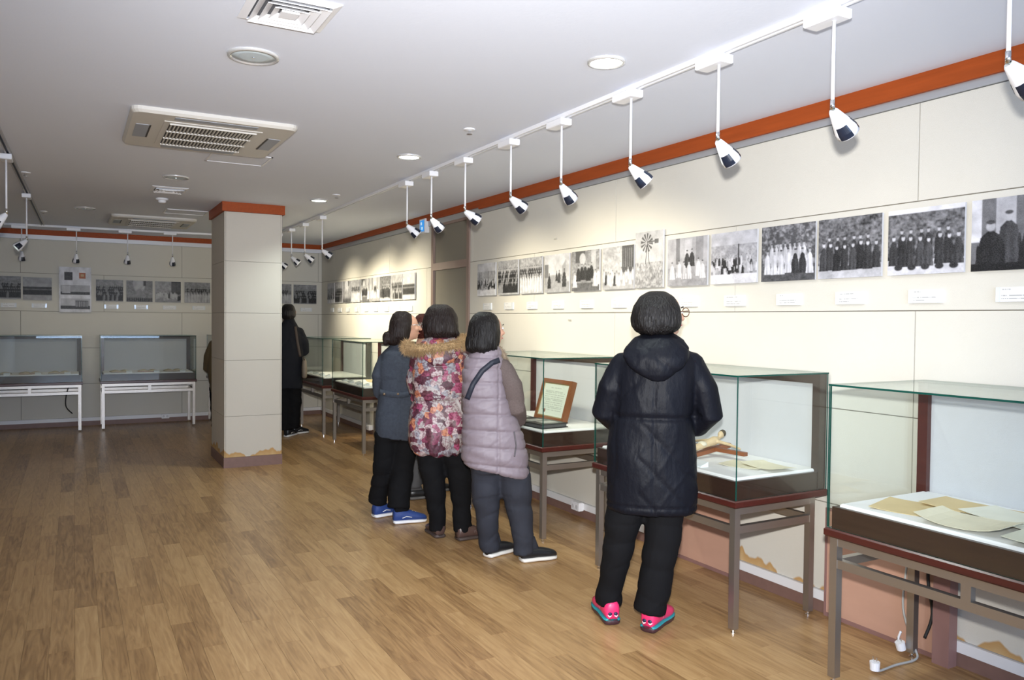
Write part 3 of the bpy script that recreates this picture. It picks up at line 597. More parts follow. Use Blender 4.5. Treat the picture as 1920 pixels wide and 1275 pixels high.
        a[:] = .35+.3*(tex-.5); blob(a, .48, .1, .25, .5, .65); blob(a, .48, .65, .15, .3, .4); rect(a, .65, .75, 0, .25, .1); ground(.8, .3)
        for k in range(12): person2d(a, .08*k+.05, .95, .22, .05, .4)
    elif kind == 'school':
        a[:] = .5+.2*(tex-.5); rect(a, .2, 1, 0, .4, .55); ground(.75, .55); rect(a, .0, 1, .42, .76, .05)
        for k in range(26): person2d(a, .02+.038*k, .78, .3, .035, .4)
    else:   # crowd
        a[:] = .4+.3*(tex-.5); ground(.85, .5)
        for row in range(4):
            for k in range(13): person2d(a, .04+.078*k+.02*(row % 2), .55+.13*row, .34, .04+.3*(r.rand() > .75), .5)
        if kind == 'crowd_white':
            for k in range(9): person2d(a, .05+.11*k, .95, .55, .68, .45)
    a *= .72+.36*noise(Hn, Wn, r, 9)+.22*(tex-.5)
    if kind != 'poster': a[1:-1, 1:-1] = (a[1:-1, 1:-1]*2+a[:-2, 1:-1]+a[2:, 1:-1]+a[1:-1, :-2]+a[1:-1, 2:])/6
    a += .05*(r.rand(Hn, Wn)-.5)
    return np.clip(a, .012, .82)
BOARD = mat('photo_board', (.6, .6, .62), .4)
def photo(loc, rz, w, h, kind, seed, label, res, group, tint=(1, 1, 1.06), name='wall_photograph'):
    t = tag(empty(name, loc, rz), label, 'photograph', group)
    box('board', BOARD, t, -w/2, w/2, .0005, .012, 0, h); box('spacer', WHITEP, t, -w*.3, w*.3, .012, .022, h*.3, h*.7)
    a = gray(paint(kind, res, int(res*h/w), seed))*np.array(tint)
    if kind == 'poster':
        Hn, Wn = a.shape[:2]; a[int(.13*Hn):int(.26*Hn), int(.62*Wn):int(.82*Wn)] = (.42, .13, .05); a[int(.16*Hn):int(.22*Hn), int(.67*Wn):int(.77*Wn)] = (.5, .35, .2)
    vprint('print', a, PRINT, t, w, h); return t
def plaque(loc, rz, w, h, seed, label, group):
    t = tag(empty('caption_plate', loc, rz), label, 'caption', group); r = np.random.RandomState(seed)
    box('acrylic_plate', mat('acrylic', (.72, .75, .78), .06, spec=.8), t, -w/2-.02, w/2+.02, .002, .014, 0, h)
    vprint('caption_text', gray(textarr(44, 20, .74, [(.15, .05, .05+.6*r.rand()+.2), (.55, .05, .95), (.75, .05, .9 if r.rand() > .4 else .5)], .3, seed)), PAPERP, t, w, h)
XP = XW-.0225
near = [('hillside', 'photo of a crowd on steps, first photograph right of the door', 6.46), ('crowd', 'group photo in rows, second photograph right of the door', 6.05), ('crowd_white', 'photo of standing figures in white robes, third photograph right of the door', 5.655), ('street', 'photo of horsemen in an empty street between buildings', 5.253), ('interior', 'photo of a ceremony inside a church with a white-dressed woman', 4.857), ('procession', 'photo of a procession beside a tall dark building', 4.457),
        ('windmill', 'taller photo of a wind pump over ploughed land', 4.118), ('court', 'photo of people sitting on the ground sewing in a courtyard', 3.748), ('hillside', 'photo of a large group posed below a bare hillside', 3.356), ('white_robes', 'photo of figures in long white robes under trees', 2.962), ('robed', 'photo of two rows of men in dark robes', 2.583), ('travel', 'photo of robed travellers standing with bags on the snow', 2.19), ('portrait', 'close photo of four seated robed men at the right edge', 1.80)]
for i, (k, l, y) in enumerate(near):
    tall = k == 'windmill'; w, h = (.285, .37) if tall else (.36, .297)
    photo((XP, y, 1.694), -PI/2, w, h, k, 40+i, l, 150 if y < 4.3 else 90, 'photographs along the right wall', (1, 1, 1.08) if i > 6 else (1, 1, 1.03))
    plaque((XP+.008, y-.0, 1.565), -PI/2, .12, .06, i, 'caption plate below the '+l.replace(' figures in', '').replace('standing ', '').replace(' inside a church', ''), 'caption plates along the right wall')
ord_ = ['first', 'second', 'third', 'fourth', 'fifth', 'sixth', 'seventh', 'eighth', 'ninth', 'tenth']
for i in range(10):
    y = on_x(769.5, 540, XW).y+.385*i
    if y > YB-.2: break
    photo((XP, y, 1.694), -PI/2, .36, .297, ['school', 'crowd', 'robed', 'court', 'interior', 'crowd_white', 'church', 'crowd', 'hillside', 'crowd'][i], 80+i, '%s photograph left of the door, counting toward the far corner' % ord_[i], 44, 'photographs left of the door', (1, 1, 1.03) if i < 5 else (.95, .95, 1))
    plaque((XP+.008, y, 1.565), -PI/2, .12, .06, 30+i, '%s caption plate left of the door, counting toward the far corner' % ord_[i], 'caption plates left of the door')
YP = YB-.0225
for i, (u0, u1, v0, v1, k, l) in enumerate(((-14, 39, 522, 560, 'crowd', 'photo of a dark robed man before a crowd, cut by the left edge'), (43, 97, 523, 562, 'school', 'photo of a long dark row of people before a school'), (180, 231, 527, 565, 'crowd', 'dense group photo right of the white poster'), (237, 286, 528, 566, 'church', 'photo of a church interior with arched apse'), (291, 339, 530, 567, 'procession', 'photo of an outdoor gathering, second left of the pillar'), (346, 394, 531, 568, 'crowd_white', 'photo of a white-clad congregation just left of the pillar'), (400, 448, 533, 569, 'crowd', 'photo half hidden by the left side of the pillar'), (500, 546.5, 536, 569, 'crowd_white', 'photo half hidden behind the person in black by the pillar'), (550.6, 593.4, 537, 570, 'crowd', 'group photo on the back wall nearest the right corner'))):
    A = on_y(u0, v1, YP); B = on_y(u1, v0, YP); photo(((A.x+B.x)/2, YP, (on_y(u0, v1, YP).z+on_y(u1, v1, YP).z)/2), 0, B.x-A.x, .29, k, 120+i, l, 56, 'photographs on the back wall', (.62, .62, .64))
    if i in (0, 1, 2, 3, 4, 5, 8): plaque(((A.x+B.x)/2+.02, YP+.008, 1.575), 0, .13, .055, 60+i, 'caption plate below the '+l.replace(', cut by the left edge', '').replace('a dark robed man', 'a robed man'), 'caption plates on the back wall')
A = on_y(111, 585, YP); B = on_y(171, 502, YP); photo(((A.x+B.x)/2, YP, A.z), 0, B.x-A.x, B.z-A.z, 'poster', 5, 'tall white poster with a portrait, a coat of arms and two building photos', 60, 'photographs on the back wall', name='wall_poster')
# small sign by the door
t = tag(empty('wall_sign_box', (XW-.05, 7.93, 2.40)), 'small white box sign with a blue lit face beside the door transom', 'sign')
box('housing', WHITEP, t, 0, .05, -.075, .075, 0, .15); box('blue_face', mat('sign_blue', (.02, .25, .65), .3, emit=(.03, .3, .8), estr=.5), t, -.003, 0, -.055, .055, .015, .135)
for z in (.035, .085): box('sign_mark', mat('sign_white', (.7, .85, .95), .4, emit=(.6, .8, 1), estr=.4), t, -.0045, -.003, -.022+.02*(z > .05), .012+.02*(z > .05), z, z+.03)
for i, (u, v) in enumerate(((1042, 448), (1069, 600))):
    p = on_x(u, v, XW); o = box('wall_clip', mat('clip_metal', (.55, .53, .48), .4, metal=.4), None, -.006, .0, -.02, .02, -.006, .006); o.location = (XW, p.y, p.z); tag(o, ['small metal clip on the wall above the horsemen photo', 'small metal clip on the wall below the caption plates'][i], 'clip')
# ------------------------------------------------------------------ wall boards, sockets, cables
def wall_board(y0, y1, z1, label, post=None):
    t = tag(empty('plywood_sheet', (XW, y0, 0)), label, 'board'); L_ = y1-y0
    box('panel_sheet', PLY, t, -.03, -.018, .012, L_-.012, .02, z1-.012)
    for q in ((-.034, -.0175, 0, .012, 0, z1), (-.034, -.0175, L_-.012, L_, 0, z1), (-.034, -.0175, .012, L_-.012, z1-.012, z1), (-.034, -.0175, .012, L_-.012, 0, .02)): box('edge_strip', PLYF, t, *q)
    if post: box('post', PLYF, t, -.075, -.0175, post[0]-y0, post[1]-y0, 0, .58)
yB0, yB1 = on_x(1790, 1240, XW-.03).y, on_x(1545, 1150, XW-.03).y
wall_board(yB0+.075, yB1, .545, 'pink plywood board behind the legs of the nearest display case', (yB0, yB0+.075))
wall_board(on_x(1375, 1090, XW-.03).y, on_x(1208, 1020, XW-.03).y, .545, 'pink plywood board on the wall behind the woman in the parka')
def socket(p, axis, label):
    t = tag(empty('power_socket', p, -PI/2 if axis == 'x' else 0), label, 'socket'); box('box', WHITEP, t, -.05, .05, -.045, 0, 0, .065, ch=.006)
    for s in (-1, 1): MB().lathe([(.016, 0), (.016, .002), (.001, .002)], 14).build('outlet', mat('socket_grey', (.6, .6, .62), .4), t).matrix_local = Matrix.Translation((s*.024, -.0455, .033)) @ Matrix.Rotation(PI/2, 4, 'X')
p = on_x(1082, 965, XW-.04); socket((XW-.016, p.y, .05), 'x', 'white surface socket on the skirting between two cases')
p = on_x(692, 806, XW-.04); socket((XW-.016, p.y, .05), 'x', 'white surface socket on the skirting near the far cases'); p = on_y(310, 783, YB-.04); socket((p.x, YB-.016, .05), 'y', 'white surface socket under the lone case on the back wall')
def cable(pts, r, m, label, name='power_cable', plug=None):
    P_ = [Vector(p) for p in pts]; out = []
    for i in range(len(P_)-1):
        a, b, c, d = P_[max(i-1, 0)], P_[i], P_[i+1], P_[min(i+2, len(P_)-1)]
        for k in range(6):
            s = k/6; out.append(.5*((2*b)+(c-a)*s+(2*a-5*b+4*c-d)*s*s+(3*b-a-3*c+d)*s**3))
    out.append(P_[-1]); t = tag(empty(name, P_[0]), label, 'cable'); q = MB().tube([o-P_[0] for o in out], r, 8); q.build('cord', m, t, True)
    if plug is not None:
        e = P_[-1]-P_[0]; d = Vector(plug).normalized(); MB().tube([e, e+d*.035], [.019, .021], 14).build('plug_body', WHITEP, t); sd = d.cross(Vector((0, 0, 1)) if abs(d.z) < .9 else Vector((1, 0, 0))).normalized()
        for s in (-1, 1): MB().tube([e+d*.035+sd*.009*s, e+d*.055+sd*.009*s], .0025, 6).build('plug_pin', CHROME, t)
pe = on_z(1640, 1256, .012); pb = on_z(1702, 1228, .012)
cable([(3.28, 2.215, .56), (3.275, 2.215, .40), (3.24, 2.205, .2), (pb.x+.03, pb.y-.01, .05), (pb.x, pb.y-.04, .010), ((pb.x+pe.x)/2, (pb.y+pe.y)/2-.02, .008), (pe.x+.02, pe.y-.01, .008), (pe.x, pe.y, .012)], .005, GREYCB, 'grey power cable with a white plug lying on the floor under the nearest case', plug=(0, .0, 1))
cable([(3.27, 2.11, .57), (3.285, 2.12, .35), (3.29, 2.10, .2), (3.27, 2.12, .09)], .007, BLACKR, 'black cable running down the rear leg of the nearest case')
pp = on_z(1690, 1222, .02); cable([(3.22, 2.2, .10), (pp.x+.02, pp.y+.03, .06), (pp.x, pp.y, .03)], .005, WHITEP, 'short white lead with plug beside the rear leg of the nearest case', plug=(-.2, .1, .9))
cable([(3.28, 1.62, .56), (3.285, 1.60, .50), (3.28, 1.63, .455)], .006, BLACKR, 'black plug and lead hanging under the nearest case', plug=(-.3, -.6, -.2))
p5, _ = cw('C5', .5, .45, 0); cable([(p5.x, p5.y, .56), (p5.x, p5.y+.05, .40), (p5.x-.0, p5.y-.12, .32), (p5.x, p5.y-.26, .42), (p5.x, p5.y-.24, .56)], .006, BLACKR, 'black cable loop hanging below the case left of the blue-grey blazer')
p1, _ = cw('B1', CL-.16, .42, 0); cable([(p1.x, p1.y, .55), (p1.x-.03, p1.y, .42), (p1.x-.03, p1.y+.05, .28), (p1.x+.04, p1.y+.12, .18)], .007, BLACKR, 'dark cable hanging below the left back case')
# low white cabinet on castors beneath the certificate case
pc = on_z(845, 930, 0); t = tag(empty('equipment_trolley', (3.05, 5.95, 0)), 'low white cabinet on castors with black equipment, seen between the legs', 'cabinet')
box('body', mat('cabinet_white', (.68, .68, .66), .45), t, -.2, .2, -.28, .28, .06, .20); box('drawer_line', mat('line_grey', (.3, .3, .3), .6), t, -.203, -.2, -.27, .27, .125, .13); box('black_unit', BLACKP, t, -.18, .18, -.25, .25, .20, .46)
for z in (.25, .30, .35): box('vent_slat', mat('slat_grey', (.06, .06, .06), .4), t, -.186, -.18, -.2, .2, z, z+.012)
for sx in (-.16, .16):
    for sy in (-.23, .23): MB().tube([(sx-.012, sy, .03), (sx+.012, sy, .03)], .03, 14).build('castor', BLACKR, t)
# ------------------------------------------------------------------ people
SKIN = mat('skin', (.58, .32, .22), .5); EYEW = mat('eye_white', (.75, .73, .7), .2); EYED = mat('eye_dark', (.02, .012, .01), .15); LIPM = mat('lips', (.42, .13, .12), .45)
def hair_mat(name, col): return mat(name, col, .42, spec=.28, bump=.9, bscale=55, var=.5, vscale=40, stretch=(3, 3, .12))
class Person:
    """local frame: x = right and y = away from where the photographer stood, z up; silhouettes given in pixels"""
    def __init__(s, pos, label, name='person'):
        s.pos = Vector(pos); s.hd = math.atan2(pos[0], pos[1]); s.root = tag(empty(name, (pos[0], pos[1], 0), -s.hd), label, 'person')
        s.s = F/depth_of(pos[0], pos[1]); s.u0, s.vh = project((pos[0], pos[1], CH))
    def P(s, u, v, d=0.0):
        k = 1+d/(F/s.s); x = (u-s.u0)/s.s*k; return Vector((x, d, CH+(s.vh-v)/s.s*k+x*.0))
    def rings(s, L, n=28, pw=2.4):
        out = []
        for r in L:
            v, a, b, dep = r[:4]; d = r[4] if len(r) > 4 else 0; tilt = r[5] if len(r) > 5 else 0
            A, B = s.P(a, v), s.P(b, v); c = (A+B)/2; hw = (B.x-A.x)/2; ring = []
            for k in range(n):
                t = 2*PI*k/n; cx, sy = math.cos(t), math.sin(t); x = hw*math.copysign(abs(cx)**(2/pw), cx); y = dep*math.copysign(abs(sy)**(2/pw), sy)
                ring.append(Vector((c.x+x, d+y, c.z+tilt*x)))
            out.append(ring)
        return out
    def part(s, name, mb, m, voxel=.011, smooth=6, fn=None, parent=None):
        o = link(name, remesh(mb, voxel, smooth, fn), parent or s.root); o.data.materials.append(m); return o
    def px(s, pts): return [s.P(*p) for p in pts]
def hand(mb, wrist, d, sc=1.0):
    """palm and five bent fingers, wrist point and pointing direction"""
    d = Vector(d).normalized(); sd = d.cross(Vector((0, 0, 1))).normalized(); up = sd.cross(d)
    w = Vector(wrist); mb.tube([w, w+d*.03, w+d*.075], [.024, .03, .028], 10, 0, True)
    for i in range(4):
        b = w+d*.075+sd*(.024-.016*i); l = (.062, .07, .066, .052)[i]
        mb.tube([b, b+d*l*.45-up*.006, b+d*l*.8-up*.024, b+d*l*.85-up*.042], [.0088, .0085, .008, .0072], 7, 0, True)
    t = w+d*.02+sd*.026; mb.tube([t, t+sd*.025+d*.02-up*.006, t+sd*.03+d*.05-up*.016], [.011, .0098, .0085], 7, 0, True)
def wrinkle(seed, amp, fz=9, fx=14, diag=.8):
    r = np.random.RandomState(seed); ph = r.rand(12)*6.28
    def fn(co, no):
        x, y, z = co.T; a = np.sin(fx*x+fz*diag*z+ph[0]+1.6*np.sin(fz*z+ph[1]))*.5+np.sin(-fx*.8*x+fz*1.3*z+ph[2]+2*np.sin(7*y+ph[3]))*.35+np.sin(fx*2.1*x+fz*2.3*z+ph[4]+np.sin(11*x+ph[5])*2)*.2-.9*(1-np.abs(np.sin(fx*.9*x+fz*1.1*z*np.sign(x+.001)+ph[6]+1.8*np.sin(6*z+ph[7]+5*x))))**4+.5*(1-np.abs(np.sin(fx*1.7*x-fz*.7*z+ph[8]+1.5*np.sin(9*z+ph[9]))))**5
        return co+no*(amp*a)[:, None]
    return fn
def body_core(s, hips, hd, face_yaw, hr, hands, legs, arms, skin=SKIN, neck=None):
    """one continuous skin body under the clothes; head centre hd, half-height hr, face turned face_yaw (0 = away, + = right)"""
    b = MB(); hd = Vector(hd)+Vector((math.sin(face_yaw), math.cos(face_yaw), 0))*.028; s.face = (hd, face_yaw, hr); Rz = Matrix.Rotation(-face_yaw, 3, 'Z'); f = lambda x, y, z: hd+Rz @ Vector((x*hr, y*hr, z*hr))
    b.ell(hd+Vector((0, 0, .08*hr)), (.68*hr, .80*hr, .78*hr), 20, 13, 0, Rz); b.ell(f(0, .22, -.38), (.54*hr, .62*hr, .62*hr), 18, 11, 0, Rz); b.ell(f(0, .62, -.72), (.22*hr, .2*hr, .2*hr), 12, 8, 0, Rz)
    b.tube([f(0, .80, .12), f(0, .93, -.1), f(0, 1.0, -.22)], [.07*hr, .11*hr, .14*hr], 8, 0, True); b.ell(f(0, .82, -.5), (.2*hr, .09*hr, .08*hr), 10, 6, 0, Rz)
    for q in (-1, 1): b.ell(f(q*.72, -.02, -.05), (.08*hr, .17*hr, .25*hr), 10, 7, 0, Rz); b.ell(f(q*.36, .6, -.2), (.2*hr, .2*hr, .18*hr), 10, 7, 0, Rz)
    nk = Vector(neck) if neck else hd+Vector((0, -.02, -hr*1.9)); b.tube([hd+Vector((0, 0, -.3*hr)), (hd+nk)/2+Vector((0, -.01, 0)), nk], [.056, .054, .07], 14, 0, True)
    hp = Vector(hips); b.tube([nk, nk*.66+hp*.34, nk*.3+hp*.7, hp], [.065, .085, .085, .09], 16, 0, True)
    for a in arms: b.tube([nk*.9+hp*.1]+a, [.04]+list(np.linspace(.036, .024, len(a))), 10, 0, True)
    legs = [[Vector((q.x, q.y, max(q.z, .135))) for q in l] for l in legs]
    for l in legs: b.tube([hp]+l, [.07, .06, .045, .036][:len(l)+1], 12, 0, True)
    for w, d in hands: hand(b, w, d)
    o = s.part('body', b, skin, .0075, 2)
    for q in (-1, 1):
        MB().ell(f(q*.28, .775, .06), (.105*hr, .07*hr, .06*hr), 10, 7, 0, Rz).build('eye', EYEW, o, True); MB().ell(f(q*.28, .84, .06), (.045*hr, .03*hr, .045*hr), 8, 6, 0, Rz).build('iris', EYED, o, True)
        MB().tube([f(q*.14, .86, .24), f(q*.3, .84, .29), f(q*.45, .74, .23)], [.022*hr, .026*hr, .014*hr], 6, 0, True).build('eyebrow', EYED, o, True)
    MB().ell(f(0, .885, -.5), (.19*hr, .06*hr, .05*hr), 12, 7, 0, Rz).build('lips', LIPM, o, True)
    return o, f
def glasses(s, f, hr, m, body):
    t = MB()
    for q in (-1, 1):
        c = f(q*.31, .97, .05); ax = f(1, 0, 0)-f(0, 0, 0); uz = Vector((0, 0, hr)); pts = [c+ax*.25*math.cos(k*PI/8)+uz*.19*math.sin(k*PI/8) for k in range(17)]; t.tube(pts, .0022, 6)
        t.tube([f(q*.56, .95, .1), f(q*.78, .75, .1), f(q*.80, .0, .06)], .0026, 6)
    t.tube([f(-.07, .98, .08), f(.07, .98, .08)], .002, 6); t.build('glasses', m, s.root, True)
def hair(s, L, m, seed, extra=None, amp=.006, voxel=.008, dshift=0):
    b = MB(); b.loft(s.rings(L, 28, 2.1))
    if extra: extra(b)
    r = np.random.RandomState(seed); ph = r.rand(8)*6.28
    def fn(co, no):
        x, y, z = co.T; an = np.arctan2(y-y.mean(), x-x.mean()); lo = np.clip((z.max()-z)/(z.max()-z.min()), 0, 1)
        a = (np.sin(an*7+ph[0]+1.5*np.sin(z*22+ph[1]))*.45+np.sin(an*19+ph[2]+1.5*np.sin(z*30+ph[3]))*.25+np.sin(an*47+ph[4]+2*np.sin(z*26+ph[5]))*.3)*lo**.8
        co = co+no*(amp*a)[:, None]; hd, fy, hr = s.face; q = co-np.array(hd); fx, fyy = math.sin(fy), math.cos(fy)
        fwd = q[:, 0]*fx+q[:, 1]*fyy; sd = q[:, 0]*fyy-q[:, 1]*fx; lim = .42*hr     # open the hair in front of the face
        k = (fwd > lim) & (np.abs(sd) < .62*hr) & (q[:, 2] < .24*hr); dl = np.where(k, fwd-lim, 0); co[:, 0] -= dl*fx; co[:, 1] -= dl*fyy
        return co
    return s.part('hair', b, m, voxel, 5, fn)
def pants(s, legs, m, seed, name='trousers', amp=.005, top=None):
    b = MB()
    for pts, rad in legs: b.tube(s.px(pts), rad, 18)
    if top: b.loft(s.rings(top, 24))
    return s.part(name, b, m, .010, 4, wrinkle(seed, amp, 22, 10, 1.2))
def shoe(s, heel, ang, L_, mats, style, lab=None):
    """heel point on the floor (local), ang: 0 = toe away from the camera, + = toe to the right"""
    t = empty('shoe'); t.parent = s.root; t.location = (heel[0], heel[1], 0); t.rotation_euler.z = -ang; w = .041
    def ring(y, hw, z0, z1, n=14, pw=2.8, cx=0):
        return [(cx+hw*math.copysign(abs(math.cos(2*PI*k/n))**(2/pw), math.cos(2*PI*k/n)), y, (z0+z1)/2+(z1-z0)/2*math.copysign(abs(math.sin(2*PI*k/n))**(2/pw), math.sin(2*PI*k/n))) for k in range(n)]
    st = [(0, .028), (.012, .038), (.06, .041), (.11, .040), (.16, .048), (.20, .048), (.235, .038), (.25, .018)]; k = L_/.25
    h = .036 if style == 'run' else .028
    so = MB(); so.loft([ring(y*k, hw+.003, .0 if 0 < i < 7 else .006, h-(.006 if i > 5 else 0)) for i, (y, hw) in enumerate(st)]).build('sole', mats[1], t, True)
    tops = [.09, .108, .108, .098, .078, .064, .052, .04] if style != 'slip' else [.08, .09, .088, .082, .074, .064, .052, .04]
    if style == 'run': tops = [z+.014 for z in tops]
    up = MB().loft([ring(y*k, hw-.001, h*.6, z, 14, 2.3) for (y, hw), z in zip(st, tops)]).build('upper', mats[0], t, True)
    MB().loft([ring(y*k, hw*.7, .05, z, 14, 2) for y, hw, z in ((.008, .040, .10), (.02, .05, .175), (.055, .052, .18), (.095, .042, .15), (.12, .025, .09))]).build('collar', mats[2], t, True)
    if style == 'run':
        MB().loft([ring(y*k, hw+.0042, h-.013, h-.001) for y, hw in st]).build('midsole_stripe', mats[3], t, True)
        for q in (-1, 1):
            MB().loft([ring(.0+y*k, hw+.001, .052, .068, 10, 2, q*.014) for y, hw in ((-.003, .008), (.004, .011), (.012, .009))]).build('heel_patch', mats[5], t, True)
            for y in (.10, .125, .15): MB().tube([(q*.034, y*k, .05), (q*.036, y*k+.012, .066), (q*.028, y*k+.018, .08)], .003, 6).build('side_stripe', mats[4], t, True)
            MB().tube([(q*.008, -.001, .052), (q*.016, -.003, .046), (q*.026, .004, .054)], .0032, 6).build('heel_mark', mats[4], t, True)
        for y, x in ((.01, .012), (.01, -.014), (.05, .037), (.05, -.037), (.19, .044), (.19, -.044)): MB().ell((x, y*k-(.004 if y < .02 else 0), .012), (.012 if y < .02 else .004, .004 if y < .02 else .016, .008), 8, 6).build('sole_pod', mats[6], t, True)
    if style in ('run', 'sport'):
        for y in (.115, .14, .165): MB().tube([(-.02, y*k, .085-(y-.115)*.35), (0, y*k+.004, .092-(y-.115)*.35), (.02, y*k, .085-(y-.115)*.35)], .003, 6).build('lace', mats[4], t, True)
    if style == 'strap': MB().tube([(-.04, .13*k, .045), (-.028, .135*k, .075), (0, .135*k, .083), (.028, .13*k, .075), (.041, .12*k, .045)], .007, 8).build('strap', mats[0], t, True)
    if style == 'sport': MB().tube([(.042, .06*k, .045), (.043, .09*k, .055), (.0445, .13*k, .047)], .003, 6).build('side_mark', mats[4], t, True)
    return t
def strip_on(s, mesh_obj, pts, wid, m, name, off=.004, n=24, th=.004, side=-1):
    """a band lying on a garment: follows its surface as seen along local y"""
    me = mesh_obj.data; bv = BVHTree.FromPolygons([v.co for v in me.vertices], [p.vertices[:] for p in me.polygons]); P_ = s.px(pts); ring = []
    for k in range(n+1):
        f = k/n*(len(P_)-1); i = min(int(f), len(P_)-2); p = P_[i].lerp(P_[i+1], f-i); d = (P_[i+1]-P_[i]); nrm = Vector((-d.z, 0, d.x)).normalized(); row = []
        ys = []
        for w in (-wid/2, 0, wid/2):
            q = p+nrm*w; h = bv.ray_cast(Vector((q.x, side*1.0, q.z)), Vector((0, -side, 0)))
            if h[0]: ys.append(h[0].y)
        ring.append((p, nrm, ys))
    yl = [(min(r_[2]) if side < 0 else max(r_[2])) if r_[2] else None for r_ in ring]; known = [y for y in yl if y is not None] or [side*.1]
    yl = [y if y is not None else known[-1] for y in yl]; sm = [sum(yl[max(0, i-2):i+3])/len(yl[max(0, i-2):i+3]) for i in range(len(yl))]; out = []
    for (p, nrm, _), y0, y1 in zip(ring, yl, sm):
        y = (min(y0, y1) if side < 0 else max(y0, y1))+side*off; a, b = p+nrm*wid/2, p-nrm*wid/2; a.y = b.y = y; bk = Vector((0, -side*(th+.01), 0)); out.append([a, b, b+bk, a+bk])
    ring = out
    return MB().loft(ring).build(name, m, mesh_obj, True)
# --- materials for clothes
PARKA = mat('parka_nylon', (.006, .0065, .010), .5, spec=.1, bump=.9, bscale=17, stretch=(1, 1, .5)); BLACKT = mat('black_trouser', (.007, .007, .008), .85, spec=.1)
LILAC = mat('lilac_nylon', (.205, .168, .195), .55, bump=.2, bscale=40); KNIT = mat('knit_brown', (.135, .105, .10), .95, spec=.1, bump=.6, bscale=220, var=.25, vscale=120)
DENIMG = mat('grey_jeans', (.028, .030, .040), .85, spec=.2, var=.25, vscale=12, bump=.15, bscale=300); BLAZ = mat('blue_tweed', (.045, .053, .070), .9, spec=.15, bump=.3, bscale=260, var=.3, vscale=60)
NAVY = mat('navy_strap', (.012, .015, .028), .6); BLKH = hair_mat('hair_black', (.008, .0065, .0065)); BRNH = hair_mat('hair_brown', (.013, .007, .006)); REDH = hair_mat('hair_red', (.06, .012, .008))
COATK = mat('black_coat', (.009, .010, .014), .8, spec=.2); OLIVE = mat('olive_jacket', (.09, .065, .03), .6, bump=.3, bscale=30); GREYF = mat('grey_hood', (.26, .23, .22), .8); PANTG = mat('grey_trouser', (.075, .075, .08), .85)
def floral_mat():
    m = bpy.data.materials.new('floral_print'); m.use_nodes = True; nt = m.node_tree; N = nt.nodes; L = nt.links; b = N['Principled BSDF']; tc = N.new('ShaderNodeTexCoord')
    dn = N.new('ShaderNodeTexNoise'); dn.inputs['Scale'].default_value = 13; dn.inputs['Detail'].default_value = 4; L.new(tc.outputs['Object'], dn.inputs[0])
    sc = N.new('ShaderNodeVectorMath'); sc.operation = 'MULTIPLY_ADD'; L.new(dn.outputs['Color'], sc.inputs[0]); sc.inputs[1].default_value = (.09, .09, .09); L.new(tc.outputs['Object'], sc.inputs[2])
    v = N.new('ShaderNodeTexVoronoi'); v.inputs['Scale'].default_value = 23; L.new(sc.outputs[0], v.inputs['Vector']); sp = N.new('ShaderNodeSeparateColor'); L.new(v.outputs['Color'], sp.inputs[0])
    cr = N.new('ShaderNodeValToRGB'); cr.color_ramp.interpolation = 'CONSTANT'; e = cr.color_ramp.elements; e[0].position = 0; e[0].color = (.40, .37, .36, 1); e[1].position = .93; e[1].color = (.50, .21, .12, 1)
    for p, c in ((.20, (.085, .022, .042, 1)), (.34, (.46, .38, .38, 1)), (.48, (.19, .04, .08, 1)), (.58, (.27, .27, .30, 1)), (.72, (.34, .07, .15, 1)), (.78, (.11, .03, .045, 1)), (.87, (.38, .33, .32, 1))): k = e.new(p); k.color = c
    L.new(sp.outputs[0], cr.inputs[0]); n2 = N.new('ShaderNodeTexNoise'); n2.inputs['Scale'].default_value = 75; n2.inputs['Detail'].default_value = 3; L.new(tc.outputs['Object'], n2.inputs[0])
    r2 = N.new('ShaderNodeValToRGB'); r2.color_ramp.elements[0].position = .42; r2.color_ramp.elements[0].color = (.42, .22, .28, 1); r2.color_ramp.elements[1].position = .55; r2.color_ramp.elements[1].color = (1, 1, 1, 1); L.new(n2.outputs[0], r2.inputs[0])
    mx = N.new('ShaderNodeMix'); mx.data_type = 'RGBA'; mx.blend_type = 'MULTIPLY'; mx.inputs[0].default_value = .8; L.new(cr.outputs[0], mx.inputs[6]); L.new(r2.outputs[0], mx.inputs[7]); L.new(mx.outputs[2], b.inputs['Base Color']); b.inputs['Roughness'].default_value = .5
    return m
FLORAL = floral_mat()
def fur(s, pts, rad, m, name, parent, n=1500, ln=.04, seed=1):
    r = random.Random(seed); P_ = [Vector(p) for p in pts]; b = MB(); b.tube(P_, rad*.75, 10, 0, True)
    for k in range(n):
        f = r.random()*(len(P_)-1.001); i = int(f); c = P_[i].lerp(P_[i+1], f-i); d = (P_[i+1]-P_[i]).normalized(); a = r.random()*2*PI; x = d.orthogonal().normalized(); y = d.cross(x); nr = x*math.cos(a)+y*math.sin(a)
        base = c+nr*rad*.6; tip = base+nr*ln*r.uniform(.5, 1)+d*r.uniform(-.5, .5)*ln+Vector((0, 0, -.3*ln)); sd = d.cross(nr)*.0022
        b.add([base+sd, base-sd, tip, base+d*.003], [(0, 1, 2), (1, 3, 2), (3, 0, 2)])
    return b.build(name, m, parent)
